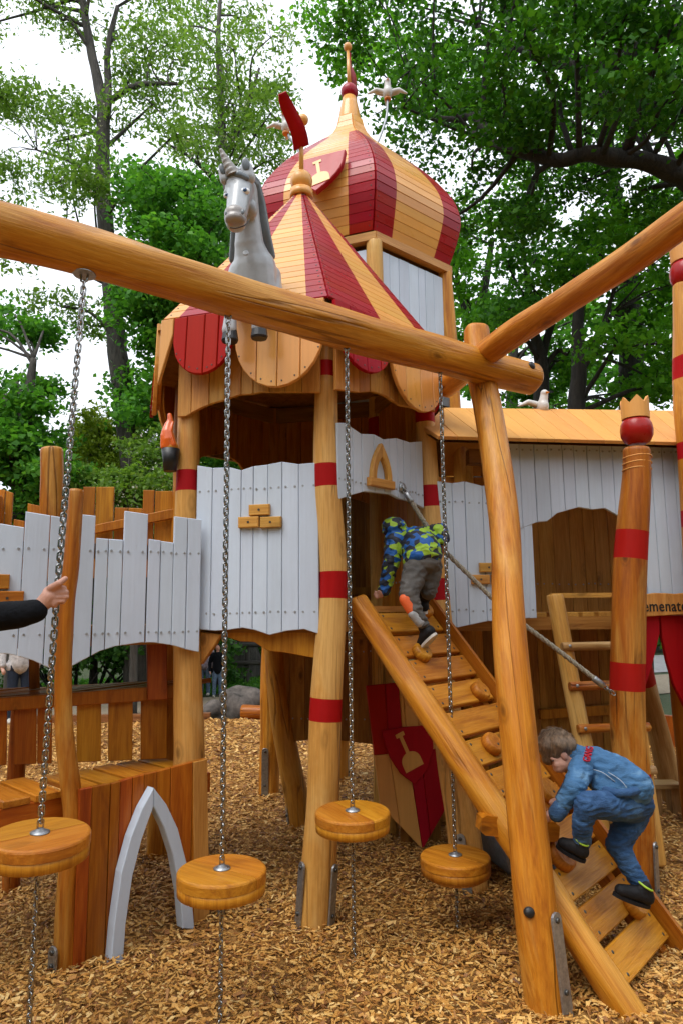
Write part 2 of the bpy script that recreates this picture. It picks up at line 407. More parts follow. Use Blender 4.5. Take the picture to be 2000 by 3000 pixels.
M['leaf_oak'] = m_leaf('oak_leaf', (.045, .15, .012), (.09, .27, .022), (.17, .40, .045), .55)
M['leaf_maple'] = m_leaf('maple_leaf', (.035, .13, .02), (.08, .25, .035), (.16, .38, .06), .5)
M['leaf_shrub'] = m_leaf('shrub_leaf', (.022, .075, .014), (.05, .15, .025), (.11, .25, .045), .35)
M['leaf_gold'] = m_leaf('golden_leaf', (.10, .17, .015), (.22, .32, .03), (.36, .44, .06), .4)
M['leaf_oak_shaded'] = m_leaf('shaded_oak_leaf', (.012, .055, .005), (.034, .125, .010), (.10, .27, .028), .38)  # oak leaf with the near crown's shade put into its colour
M['blossom'] = m_leaf('white_blossom', (.42, .42, .34), (.55, .55, .46), (.68, .68, .6), .3)
def m_bark(name, c1, c2, sc=1):
    m, nt, b = newmat(name)
    g = noise(nt, coords(nt, (9 * sc, 9 * sc, 1.6 * sc), rnd=True), 1, 6, .7, 1.0)
    nt.links.new(ramp(nt, g, [(.35, c1), (.62, c2)]), b.inputs['Base Color']); b.inputs['Roughness'].default_value = .85
    bump(nt, b, g, 1.0, .05); return m
M['bark'] = m_bark('bark_grey', (.022, .019, .016), (.085, .075, .062))
M['bark_dark'] = m_bark('bark_dark', (.008, .007, .006), (.035, .028, .022))

def m_chip():
    m, nt, b = newmat('wood_chip'); L = nt.links
    at = N(nt, 'ShaderNodeAttribute'); at.attribute_name = 'rnd'
    g = noise(nt, coords(nt, (90, 90, 90), rnd=False), 1, 2, .5)
    big = noise(nt, coords(nt, (.9, .9, .9), rnd=False), 1, 3, .5)
    f = math_(nt, 'ADD', at.outputs['Fac'], math_(nt, 'MULTIPLY', math_(nt, 'SUBTRACT', big, .5), .5))
    col = ramp(nt, f, [(0, (.10, .036, .009)), (.22, (.30, .115, .02)), (.48, (.55, .265, .052)), (.76, (.70, .40, .105)), (1, (.82, .57, .23))])
    col = mixc(nt, .6, col, ramp(nt, g, [(.3, (.55, .5, .45)), (.6, (1, 1, 1))]), 'MULTIPLY')
    L.new(col, b.inputs['Base Color']); b.inputs['Roughness'].default_value = .6; bump(nt, b, g, .3, .004); return m
M['chip'] = m_chip()
def m_ground(name, stops, sc, bm=.6, rough=.9):
    m, nt, b = newmat(name)
    g = noise(nt, coords(nt, (sc,) * 3, rnd=False), 1, 8, .7); h = noise(nt, coords(nt, (sc * .06,) * 3, rnd=False), 1, 4, .6)
    f = math_(nt, 'ADD', math_(nt, 'MULTIPLY', g, .65), math_(nt, 'MULTIPLY', h, .35))
    nt.links.new(ramp(nt, f, stops), b.inputs['Base Color']); b.inputs['Roughness'].default_value = rough; bump(nt, b, g, bm, .03); return m
M['chipbed'] = m_ground('chip_bed', [(.3, (.14, .058, .012)), (.5, (.36, .17, .036)), (.68, (.60, .33, .09))], 70)
M['earth'] = m_ground('woodland_floor', [(.3, (.012, .018, .006)), (.5, (.03, .05, .012)), (.7, (.07, .07, .03))], 6)
M['path'] = m_ground('sandy_path', [(.3, (.20, .155, .10)), (.5, (.30, .24, .165)), (.7, (.40, .33, .24))], 14, .3)
M['paving'] = m_ground('grey_paving', [(.3, (.16, .16, .16)), (.5, (.27, .27, .27)), (.7, (.36, .36, .36))], 10, .3)
def m_tiles():
    m, nt, b = newmat('slate_roof_tiles'); br = N(nt, 'ShaderNodeTexBrick'); nt.links.new(coords(nt, (1, 1, 1), rnd=False), br.inputs['Vector'])
    br.inputs['Scale'].default_value = 3; br.inputs['Color1'].default_value = (.16, .165, .185, 1); br.inputs['Color2'].default_value = (.21, .215, .24, 1); br.inputs['Mortar'].default_value = (.06, .06, .07, 1)
    nt.links.new(br.outputs['Color'], b.inputs['Base Color']); b.inputs['Roughness'].default_value = .6; return m
M['tiles'] = m_tiles()
M['plaster'] = simple('cream_plaster', (.52, .46, .35), .9, 0, 3, .1, .1)
M['glass'] = simple('window_glass', (.12, .15, .18), .08, 0, 2, .1, 0)
# ------------------------------------------------------------------ builders
def log_pts(name, ctrl, mats, parent, bands=(), n=None, seg=20, wob=.05, rs=0, ends=True):
    """ctrl: [(x,y,z,r,v)], v = any running value; bands: [(v0,v1)] painted with mats[1]"""
    P0, P1 = Vector(ctrl[0][:3]), Vector(ctrl[-1][:3])
    n = n or max(10, int((P1 - P0).length / .06))
    S = curve_pts(ctrl, n)
    for a, b in bands:
        for e in (a, b):
            for i in range(len(S) - 1):
                v0, v1 = S[i][4], S[i + 1][4]
                if (v0 - e) * (v1 - e) < 0:
                    f = (e - v0) / (v1 - v0); S.insert(i + 1, tuple(np.array(S[i]) * (1 - f) + np.array(S[i + 1]) * f)); break
    if ends:
        def endring(a, b):
            d = np.array(b) - np.array(a); L = np.linalg.norm(d[:3]); f = min(.014 / max(L, 1e-6), .45); q = np.array(a) + d * f; q[3] = a[3]
            p = np.array(a); p[3] *= .91; return tuple(p), tuple(q)
        p, q = endring(S[0], S[1]); S[0] = p; S.insert(1, q)
        p, q = endring(S[-1], S[-2]); S[-1] = p; S.insert(-1, q)
    Mx = zframe(P0, P1 - P0); inv = Mx.inverted()
    mb = MB(); vv = [s[4] for s in S]
    def mf(i):
        c = (vv[i] + vv[i + 1]) / 2
        return 1 if any(min(a, b) < c < max(a, b) for a, b in bands) else 0
    mb.tube([inv @ Vector(s[:3]) for s in S], [s[3] for s in S], seg, wob=wob, rs=rs, mfun=mf)
    return mb.build(name, mats, parent, Mx)
def log(name, path, radii, mat, parent, bands=(), **k):
    """path of sighted points (u,v,y)"""
    if not hasattr(radii, '__len__'): radii = [radii] * len(path)
    c = [(*PY(u, v, y), r, v) for (u, v, y), r in zip(path, radii)]
    return log_pts(name, c, [mat, M['red_matt']], parent, bands, **k)
def pole(name, a, b, r0, r1, mat, parent, **k):
    a, b = Vector(a), Vector(b)
    return log_pts(name, [(*a, r0, 0), (*(a.lerp(b, .5)), (r0 + r1) / 2, .5), (*b, r1, 1)], [mat, M['red_matt']], parent, **k)
def bracket(parent, p, up, face, h=.34, w=.055):
    """galvanised foot strap: flat bar with rounded head, lying on the post"""
    mb = MB(); poly = [(-w/2, -.04), (w/2, -.04), (w/2, h - w/2)] + [(w/2*math.cos(a), h - w/2 + w/2*math.sin(a)) for a in [rad(x) for x in (30, 60, 90, 120, 150)]] + [(-w/2, h - w/2)]
    mb.prism(poly, -.005, .005, 0, None, .001)
    for z in (h - w/2, h * .25): mb.lathe([(.011, 0), (.011, .006), (.006, .009)], 8, 1, Matrix.Translation((0, -.005, z)) @ Matrix.Rotation(rad(90), 4, 'X'))
    y = Vector(face).normalized() * -1; z = Vector(up).normalized(); x = y.cross(z).normalized(); y = z.cross(x)
    F = Matrix((x, y, z)).transposed().to_4x4(); F.translation = Vector(p)
    return mb.build('foot_bracket', [M['steel'], M['screw']], parent, F)

def strap(parent, P0, P1, r, d, h=.34, w=.055):
    """foot strap lying on the side d of the post that runs from P0 to P1"""
    P0, P1, d = Vector(P0), Vector(P1), Vector(d).normalized(); up = (P1 - P0).normalized(); d = (d - up * d.dot(up)).normalized()
    return bracket(parent, P0 + d * (r + .004), up, d, h, w)
def interp(pts, s):
    if s <= pts[0][0]: return pts[0][1]
    for (a, za), (b, zb) in zip(pts, pts[1:]):
        if s <= b: return za + (zb - za) * (s - a) / max(b - a, 1e-9)
    return pts[-1][1]
def board_obj(parent, F, s0, s1, tops, bots, mat, th, name='board', ch=.003, dy=0, cuts=True):
    """one vertical board of the plane frame F between s0 and s1"""
    xm, zm = (s0 + s1) / 2, interp(bots, (s0 + s1) / 2)
    lo = [(s0, interp(bots, s0))] + ([(a, z) for a, z in bots if s0 + .004 < a < s1 - .004] if cuts else []) + [(s1, interp(bots, s1))]
    hi = [(s1, interp(tops, s1))] + ([(a, z) for a, z in reversed(tops) if s0 + .004 < a < s1 - .004] if cuts else []) + [(s0, interp(tops, s0))]
    mb = MB(); mb.prism([(x - xm, z - zm) for x, z in lo + hi], -th, 0, 0, None, ch)
    return mb.build(name, mat, parent, F @ Matrix.Translation((xm, dy, zm)))
def screwset(parent, F, pts, th, mat, r=.0065):
    mb = MB()
    for x, z in pts: mb.lathe([(r, -.002), (r, .0015), (r * .55, .002), (r * .5, .0005)], 8, 0, Matrix.Translation((x, -th, z)) @ Matrix.Rotation(rad(90), 4, 'X'))
    if pts: tag(mb.build('screw_heads', mat, parent, F), kind='stuff')
def boards(parent, A, B, tops, bots, mat, th=.022, off=0.0, edges=None, wmax=.125, screws=(), smat=None, part='wall_panel', batten=True, bname='board', gap=.0028, rs=1, px=True, bmat=None, ch=.003):
    """a panel of upright boards on the vertical plane through A,B. tops/bots are sighted points or (s,z)."""
    A, B = Vector((A[0], A[1])), Vector((B[0], B[1])); d = (B - A).normalized(); nrm = Vector((d.y, -d.x)) * off
    A2, B2 = A + nrm, B + nrm
    F = frame((A2.x, A2.y, 0), (d.x, d.y, 0))
    def cv(l):
        if not px: return list(l)
        o = []
        for u, v in l:
            p = PV(u, v, A2, B2); o.append(((Vector((p.x, p.y)) - A2).dot(d), p.z))
        return o
    tops, bots = cv(tops), cv(bots)
    e = edges if edges is not None else [t[0] for t in tops]
    R = random.Random(rs); E = []
    for a, b in zip(e, e[1:]):
        k = max(1, math.ceil((b - a) / wmax - .01)); c = [a + (b - a) * (i + (R.uniform(-.18, .18) if 0 < i < k else 0)) / k for i in range(k)]
        E += c
    E.append(e[-1])
    pm = MB(); zs = list(screws)
    if batten:
        for z in (zs or [interp(bots, E[0]) * .7 + interp(tops, E[0]) * .3]):
            pm.box((E[0] + .01, .001, z - .035), (E[-1] - .01, .03, z + .035))
    else: pm.box((E[0] + .01, .001, interp(tops, E[0]) - .04), (E[0] + .03, .006, interp(tops, E[0]) - .02))
    P = pm.build(part, bmat or M['plank_brown'], parent, F); sc = []
    for a, b in zip(E, E[1:]):
        dy = R.uniform(-.0025, .0015)
        board_obj(P, F, a + gap / 2, b - gap / 2, tops, bots, mat, th, bname, ch, dy)
        for z in zs:
            zz = z + R.uniform(-.006, .006); sc += [(a + (b - a) * .22, zz), (b - (b - a) * .22, zz)]
    screwset(P, F, sc, th + .002, smat or M['screw_white'])
    return P, F

def slat_rows(parent, Lf, Rf, rows, stops, mats, th=.016, inward=None, name='board', gap=.0014, nails=None):
    """horizontal boards between two guide curves Lf(t), Rf(t); stops = [(fraction, material index)...] painted stripes"""
    nl = []
    for r in range(rows):
        t0, t1 = r / rows, (r + 1) / rows
        a, b, c, d = Vector(Lf(t0)), Vector(Rf(t0)), Vector(Rf(t1)), Vector(Lf(t1))
        up = ((d + c) - (a + b)).normalized(); e = (b - a).normalized()
        if (c - d).length < .004: continue
        nrm = e.cross(up).normalized()
        if nrm.dot((a + c) / 2 - Vector(inward)) < 0: nrm = -nrm
        F = frame((a + b + c + d) / 4, up, e); inv = F.inverted(); mb = MB(); fr = [0] + [s[0] for s in stops]
        def P(f, top, o, inset):
            p = (d.lerp(c, f) if top else a.lerp(b, f)) + nrm * o + up * (-inset if top else inset); return inv @ p
        vs = []; K = len(fr)
        for f in fr: vs += [P(f, 0, 0, gap/2), P(f, 0, th - .003, gap/2), P(f, 0, th, gap/2 + .003), P(f, 1, th, gap/2 + .003), P(f, 1, th - .003, gap/2), P(f, 1, 0, gap/2)]
        for k in range(K - 1):
            fs = [(k*6 + i, (k+1)*6 + i, (k+1)*6 + (i+1) % 6, k*6 + (i+1) % 6) for i in range(6)]
            if k == 0: mb.add(vs, [], 0)
            for f in fs: mb.f.append(f); mb.m.append(stops[k][1]); mb.sm.append(False)
        mb.f.append(tuple(reversed(range(6)))); mb.m.append(stops[0][1]); mb.sm.append(False)
        mb.f.append(tuple((K-1)*6 + i for i in range(6))); mb.m.append(stops[-1][1]); mb.sm.append(False)
        mb.build(name, mats, parent, F)
        if nails:
            for f in nails: nl.append((a.lerp(b, f).lerp(d.lerp(c, f), .5) + nrm * (th + .0005), nrm))
    if nl:
        mb = MB()
        for p, nn in nl: mb.lathe([(.006, -.002), (.006, .001), (.003, .0012)], 6, 0, zframe(p, nn))
        tag(mb.build('screw_heads', M['screw'], parent, Matrix.Identity(4)), kind='stuff')

def planks(parent, F, L, W, n, th, mat, gap=.012, name='plank', jit=.004, rs=0, ch=.004, z0=0):
    """n planks laid side by side along local x (total L), each reaching W along local y; top at z0+th"""
    R = random.Random(rs); w = L / n
    for i in range(n):
        mb = MB(); a = R.uniform(0, jit); b = R.uniform(0, jit)
        # plank local: z along its length
        mb.prism([(-w/2 + gap/2, a), (w/2 - gap/2, a), (w/2 - gap/2, W - b), (-w/2 + gap/2, W - b)], -th - R.uniform(0, .002), 0, 0, None, ch)
        Lm = F @ Matrix.Translation(((i + .5) * w, 0, z0)) @ Matrix(((1, 0, 0, 0), (0, 0, 1, 0), (0, -1, 0, 0), (0, 0, 0, 1)))
        mb.build(name, mat, parent, Lm)
def tongue(w, h, n=14, flat=.35):
    """outline of a lappet: straight sides, round end; x from 0..w, z from 0 down to -h"""
    hw = w / 2; r = min(h * (1 - flat), hw * 1.2); p = [(0, 0)]
    for i in range(n + 1):
        a = math.pi + math.pi * i / n; p.append((hw + hw * math.cos(a), -(h - r) + r * math.sin(a)))
    p.append((w, 0)); return p
def shield_poly(w, h):
    p = [(-w/2, h * .5)]
    for i in range(1, 8):
        t = i / 8; p.append((-w/2 * (1 - .06 * t - .94 * max(0, (t - .3) / .7) ** 1.9), h * .5 - h * t))
    p.append((0, -h/2)); q = [(-x, z) for x, z in reversed(p[:-1])]
    return p + q
def shovel_mesh(mb, s, mi=0, M=None, y0=-.012, y1=0):
    """little spade emblem: T-handle and round blade"""
    mb.prism([(-.115*s, .40*s), (.115*s, .40*s), (.115*s, .50*s), (-.115*s, .50*s)], y0, y1, mi, M)
    mb.prism([(-.045*s, -.02*s), (.045*s, -.02*s), (.045*s, .3999*s), (-.045*s, .3999*s)], y0, y1, mi, M)
    pts = [(-.25*s, -.45*s), (.25*s, -.45*s), (.25*s, -.25*s)] + [(.25*s*math.cos(rad(a)), -.25*s + .23*s*math.sin(rad(a))) for a in range(15, 180, 15)] + [(-.25*s, -.25*s)]
    mb.prism(pts, y0, y1, mi, M)

# remeshed figures: overlapping limbs grown into one skin
from mathutils import noise as mnoise
def grow(name, shapes, mat, parent=None, vox=.008, smooth=6, Mx=None, fold=0.0, ff=(16, 16, 34)):
    """shapes: ('c', p0, r0, p1, r1) tapered limb | ('e', centre, (rx,ry,rz)[, rotation matrix]) ellipsoid -> one continuous mesh"""
    mb = MB()
    for s in shapes:
        if s[0] == 'c':
            _, p0, r0, p1, r1 = s; p0, p1 = Vector(p0), Vector(p1); d = p1 - p0; Z = zframe(p0, d if d.length > 1e-5 else (0, 0, 1)); L = d.length
            prof = [(max(r0 * math.cos(rad(a)), 1e-4), r0 * math.sin(rad(a))) for a in range(-85, 1, 17)] + [(max(r1 * math.cos(rad(a)), 1e-4), L + r1 * math.sin(rad(a))) for a in range(0, 90, 17)]
            mb.lathe(prof, 14, 0, Z)
        else:
            c, r = Vector(s[1]), s[2]; Rm = s[3].to_4x4() if len(s) > 3 else Matrix.Identity(4)
            mb.ball((0, 0, 0), 1, 16, 12, 0, Matrix.Translation(c) @ Rm @ Matrix.Diagonal((*r, 1)))
    me = mb.mesh(name, mat); o = bpy.data.objects.new(name + '_tmp', me); COL.objects.link(o)
    r = o.modifiers.new('r', 'REMESH'); r.mode = 'VOXEL'; r.voxel_size = vox; r.use_smooth_shade = True
    if smooth:
        sm = o.modifiers.new('s', 'SMOOTH'); sm.iterations = smooth; sm.factor = .5
    dg = bpy.context.evaluated_depsgraph_get(); ev = o.evaluated_get(dg)
    m2 = bpy.data.meshes.new_from_object(ev); bpy.data.objects.remove(o); bpy.data.meshes.remove(me)
    m2.name = name
    if fold:
        nn = [v.normal.copy() for v in m2.vertices]
        for v, q in zip(m2.vertices, nn):
            p = Vector((v.co.x * ff[0], v.co.y * ff[1], v.co.z * ff[2])); p += Vector((mnoise.noise(p * .5), mnoise.noise(p * .5 + Vector((7, 3, 1))), 0)) * 1.2
            v.co += q * fold * (.5 - 2.2 * abs(mnoise.noise(p)) + .6 * mnoise.noise(p * .35))
    if not m2.materials:
        m2.materials.append(mat)
    m2.polygons.foreach_set('use_smooth', np.ones(len(m2.polygons), dtype=bool))
    return link(bpy.data.objects.new(name, m2), parent, Mx)
def text_mesh(name, body, size, mat, parent, F, depth=.002, spread=None):
    c = bpy.data.curves.new(name, 'FONT'); c.body = body; c.size = size; c.extrude = depth; c.align_x = 'CENTER'; c.align_y = 'CENTER'; c.resolution_u = 3
    if spread: c.space_character = spread
    c.offset = size * .012
    o = bpy.data.objects.new(name + '_tmp', c); COL.objects.link(o)
    me = bpy.data.meshes.new_from_object(o.evaluated_get(bpy.context.evaluated_depsgraph_get())); bpy.data.objects.remove(o)
    me.name = name; me.materials.clear(); me.materials.append(mat)
    return link(bpy.data.objects.new(name, me), parent, F)
# ------------------------------------------------------------------ ground
def sheet(name, pts, z, mat, thick=None):
    mb = MB(); n = len(pts); mb.add([(x, y, z) for x, y in pts], [tuple(range(n))]); return tag(mb.build(name, mat), kind='structure')
sheet('ground', [(-200, -60), (200, -60), (200, 300), (-200, 300)], -.03, M['earth'])
sheet('path', [(-14, 10.4), (-3.2, 10.75), (0, 11.2), (4, 12.6), (14, 16.5), (14, 19.5), (3, 15.4), (-1, 13.9), (-4, 13.3), (-14, 12.6)], -.012, M['path'])
sheet('paving', [(2.2, 15.6), (14, 20.1), (14, 25), (2, 22)], -.014, M['paving'])
sheet('lawn', [(-14, 13.35), (-4, 14.05), (-1, 14.65), (2.0, 15.8), (1.5, 19), (-14, 18)], -.018, M['earth'])
bed = MB(); e = [(-7, -3), (7, -3), (7.5, 8.2), (4.2, 9.2), (2.2, 10.6), (0, 10.9), (-3.2, 10.6), (-14, 10.2), (-14, -3)]
bed.add([(x, y, .0) for x, y in e], [tuple(range(len(e)))])
tag(bed.build('chip_bed', M['chipbed']), kind='structure')

def chips():
    P = []
    for y0, y1, dens, sc in ((1.9, 3.6, 4600, .86), (3.6, 5.2, 3300, .92), (5.2, 7.6, 1450, 1.15), (7.6, 10.7, 560, 1.7)):
        n = int((.62 * (y1 * y1 - y0 * y0) + .8 * (y1 - y0)) * dens)
        y = np.sqrt(rng.random(n) * (y1**2 - y0**2) + y0**2); hw = .62 * y + .4
        x = (rng.random(n) * 2 - 1) * hw; ok = (x < 4.0 + (10.6 - y) * .9) & (y < 10.55 - .12 * np.abs(x + 1)); P.append(np.stack([x[ok], y[ok], np.full(ok.sum(), sc)], 1))
    P = np.concatenate(P); n = len(P); sc = P[:, 2]
    L = (rng.gamma(5, .0060, n).clip(.012, .065)) * sc; W = (rng.gamma(5, .0024, n).clip(.005, .026)) * sc; T = rng.uniform(.0012, .004, n) * sc
    mound = .016 * (np.sin(P[:, 0] * 3.1 + 1) + np.sin(P[:, 1] * 2.7) + np.sin(P[:, 0] * 5.3 + P[:, 1] * 4.1))
    z = .010 + (mound + .03).clip(0) * .35 + rng.random(n) ** 2 * .020 * sc
    yaw = rng.random(n) * 6.283; tl = rng.normal(0, .26, n); rl = rng.normal(0, .34, n)
    ca, sa, ct, st, cr_, sr = np.cos(yaw), np.sin(yaw), np.cos(tl), np.sin(tl), np.cos(rl), np.sin(rl)
    ax = np.stack([ca * ct, sa * ct, st], 1); by0 = np.stack([-sa, ca, np.zeros(n)], 1); n0 = np.cross(ax, by0)
    by = by0 * cr_[:, None] + n0 * sr[:, None]; nz = np.cross(ax, by)
    C = np.stack([P[:, 0], P[:, 1], z], 1)
    sk = rng.uniform(-.5, .5, n); tp = rng.uniform(.4, 1, n)
    def corner(a, b, c): return C + ax * ((a * L / 2 + b * W * sk * .5))[:, None] + by * (b * W / 2 * (tp if a > 0 else 1))[:, None] + nz * (c * T / 2)[:, None]
    vs = np.stack([corner(-1,-1,1), corner(1,-1,1), corner(1,1,1), corner(-1,1,1), corner(-1,-1,-1), corner(1,-1,-1), corner(1,1,-1), corner(-1,1,-1)], 1).reshape(-1, 3)
    b = (np.arange(n) * 8)[:, None]
    q = np.concatenate([b + np.array(f) for f in ((0,1,2,3), (0,4,5,1), (1,5,6,2), (2,6,7,3), (3,7,4,0))], 0)
    r = np.repeat(rng.beta(1.7, 1.7, n), 8)
    o = link(bpy.data.objects.new('wood_chips', npmesh('wood_chips', vs, q, M['chip'], r)))
    tag(o, 'loose golden brown wood chips covering the play area', 'wood chips', kind='stuff')
chips()
# ------------------------------------------------------------------ hexagonal towers (one lattice, side 0.86 m)
HR = .86; HC = (-.30, 4.62); OC = (.141, 6.067)
def hv(c, a, r=HR): return (c[0] + r * math.cos(rad(a)), c[1] + r * math.sin(rad(a)))
VF, VR, VRB, VB, VLB, VL = (hv(HC, a) for a in (287, 347, 47, 107, 167, 227))
FLOOR = 1.58
T = thing('striped_tower', 'play tower with red and ochre striped tent roof and pale grey board walls', 'play tower', (HC[0], HC[1], 0))
H, PL_, RD, YL, WH = M['honey'], M['pale'], M['red'], M['yellow'], M['white']
p = log('post', [(921, 2720, 3.77), (941, 2423, 3.77), (954, 2105, 3.78), (975, 1709, 3.8), (957, 1397, 3.8), (955, 1085, 3.8), (955, 900, 3.82)], [.094, .088, .085, .079, .074, .066, .062], PL_, T, [(1065, 1110), (1362, 1428), (1675, 1754), (2045, 2111)], rs=3, wob=.045)
for f in ((-.85, -.5, 0), (.85, -.5, 0)): strap(T, PY(921, 2718, 3.77), PY(941, 2423, 3.77), .094, f, .33, .055)
log('post', [(572, 2690, 4.0), (556, 2400, 3.98), (553, 2168, 3.97), (551, 1913, 3.97), (549, 1467, 3.98), (556, 1148, 4.0), (560, 960, 4.02)], [.10, .095, .085, .078, .07, .062, .06], PL_, T, [(1110, 1163), (1381, 1441)], rs=4, wob=.05)
log('post', [(1380, 2610, 4.21), (1352, 2400, 4.26), (1316, 2180, 4.33), (1283, 1760, 4.42), (1255, 1440, 4.43), (1241, 1165, 4.44), (1240, 1000, 4.44)], [.098, .095, .088, .078, .07, .062, .06], PL_, T, [(1181, 1241), (1425, 1486), (1696, 1761)], rs=5, wob=.05)
strap(T, PY(1380, 2608, 4.21), PY(1352, 2400, 4.26), .1, (-.35, -.9, 0), .32, .055)
for (x, y), (fx, fy), rs in ((VB, (-.30, 5.42), 6), (VLB, (-1.22, 4.85), 8)):
    log_pts('post', [(fx, fy, -.05, .095, 0), ((x + fx) / 2 - .05, (y + fy) / 2, .8, .085, 1), (x, y, 1.7, .08, 2), (x, y, 3.25, .065, 3)], [H, M['red_matt']], T, rs=rs, wob=.06)
bracket(T, (-.19, 5.35, 0), (-.08, 0, 1), (.8, -.6, 0), .36, .055); bracket(T, (-.42, 5.40, 0), (-.08, 0, 1), (-.9, -.3, 0), .36, .055)

# walls: left face, door face, back faces
boards(T, VL, VF, [(583,1366),(628,1373),(677,1371),(712,1380),(747,1368),(789,1363),(830,1355),(878,1362),(935,1357)],
       [(583,1843),(636,1848),(674,1845),(715,1839),(749,1845),(794,1860),(842,1848),(894,1843),(940,1858)], WH, off=.03, screws=(2.30, 1.60), rs=3)
boards(T, VF, VR, [(978,1241),(1003,1241),(1050,1273),(1086,1274),(1114,1289),(1153,1285),(1191,1298),(1228,1294)],
       [(985,1464),(1027,1450),(1059,1441),(1098,1445),(1136,1449),(1161,1462),(1198,1471),(1232,1490)], WH, off=.03, screws=(2.34,), rs=4, part='door_parapet')
def brick_motif(parent, pts, A, B, off, w, h, mat):
    A, B = Vector(A), Vector(B); d = (B - A).normalized(); n = Vector((d.y, -d.x)) * off; A2, B2 = A + n, B + n; F = frame((A2.x, A2.y, 0), (d.x, d.y, 0))
    for u, v in pts:
        q = PV(u, v, A2, B2); s = (Vector((q.x, q.y)) - A2).dot(d); mb = MB()
        mb.prism([(-h/2, -w/2), (h/2, -w/2), (h/2, w/2), (-h/2, w/2)], -.026, 0, 0, None, .004)
        mb.lathe([(.007, 0), (.007, .002)], 8, 1, Matrix.Translation((0, -.026, 0)) @ Matrix.Rotation(rad(90), 4, 'X'))
        mb.build('brick', [mat, M['screw']], parent, F @ Matrix.Translation((s, 0, q.z)) @ Matrix.Rotation(rad(90), 4, 'Y'))
brick_motif(T, [(763, 1495), (732, 1531), (796, 1531)], VL, VF, .054, .122, .062, M['plank_pale'])
# pointed window frame over the door
def arch_frame(parent, name, F, w, h, bar, mat, depth, foot=None, curve=.42):
    for sgn in (-1, 1):
        pin, pout = [], []
        for i in range(9):
            t = i / 8; x = (w / 2) * (1 - t ** (1 / curve)) if False else (w / 2) * math.cos(t * math.pi / 2) ** .62; z = h * t
            x = (w / 2) * (1 - t ** 2.1); pout.append((x, z))
        for i in range(9):
            t = i / 8; x = (w / 2 - bar) * (1 - (t) ** 2.1); pin.append((x, (h - bar * 2.0) * t))
        poly = [(0, pin[-1][1])] + [q for q in reversed(pin[:-1])] + pout[:-1] + [(0.0, h)]
        if sgn > 0: poly = [(x + .0015, z) for x, z in poly]; poly = list(reversed(poly)) if area(poly) < 0 else poly
        else:
            poly = [(-x - .0015, z) for x, z in poly]; poly = list(reversed(poly)) if area(poly) < 0 else poly
        mb = MB(); mb.prism(poly, -depth, 0, 0, None, .006); mb.build(name, mat, parent, F)
    if foot:
        mb = MB(); mb.prism([(-foot/2, -w*.62), (foot/2, -w*.62), (foot/2, w*.62), (-foot/2, w*.62)], -depth * 1.1, 0, 0, None, .005)
        mb.build(name, mat, parent, F @ Matrix.Translation((0, 0, -foot * .5 + .005)) @ Matrix.Rotation(rad(90), 4, 'Y'))
def area(p): return sum(a[0]*b[1] - b[0]*a[1] for a, b in zip(p, p[1:] + p[:1]))
q = PV(1110, 1408, Vector(VF) + Vector((.731, -.682)) * .054, Vector(VR) + Vector((.731, -.682)) * .054)
arch_frame(T, 'window_frame', frame(q, (VR[0] - VF[0], VR[1] - VF[1], 0)), .185, .225, .042, M['plank_pale'], .03, foot=.05)

def zpan(A, B, s0, s1, tops, bots, mat, part, **k):
    return boards(T, A, B, tops, bots, mat, edges=[s0, s1], part=part, px=False, **k)
L = HR
# brown inner boarding of the far faces, with arched openings
boards(T, VLB, VB, [(0, 3.2), (L, 3.2)], [(0, 2.62), (.16, 2.74), (.36, 2.80), (.5, 2.74), (.62, 2.60), (.74, 2.50), (L, 2.46)], M['plank'], edges=[0, L], part='inner_apron', px=False, rs=7)
boards(T, VLB, VB, [(0, 2.28), (.25, 2.22), (.5, 2.24), (L, 2.3)], [(0, 1.5), (L, 1.5)], M['plank'], edges=[0, L], part='inner_wall', px=False, rs=8, screws=(1.7, 2.1))
boards(T, VB, VRB, [(0, 3.2), (L, 3.2)], [(0, 2.4), (.3, 2.5), (.6, 2.5), (L, 2.4)], M['plank'], edges=[0, L], part='inner_apron', px=False, rs=9)
boards(T, VRB, VR, [(0, 3.2), (L, 3.2)], [(0, 1.45), (L, 1.45)], M['plank'], edges=[0, L], part='inner_wall', px=False, rs=10, screws=(1.8, 2.6))
boards(T, VL, VLB, [(0, 3.2), (L, 3.2)], [(0, 2.7), (.3, 2.85), (.6, 2.85), (L, 2.7)], M['plank'], edges=[0, L], part='inner_apron', px=False, rs=11)
boards(T, VL, VLB, [(0, 2.2), (L, 2.25)], [(0, 1.45), (L, 1.45)], M['plank'], edges=[0.05, L], part='inner_wall', px=False, rs=12, screws=(1.7, 2.1))
# aprons under the front eaves
boards(T, VL, VF, [(530, 1000), (940, 1000)], [(550,1222),(589,1200),(627,1184),(663,1174),(705,1160),(738,1158),(770,1152),(860,1152),(930,1153)], M['plank_pale'], off=.075, part='apron', rs=13, wmax=.105, batten=False)
boards(T, VF, VR, [(975, 1000), (1260, 1000)], [(980,1143),(1041,1152),(1083,1149),(1121,1162),(1165,1190),(1215,1200),(1245,1200)], M['plank_pale'], off=.075, part='apron', rs=14, wmax=.1, batten=False)
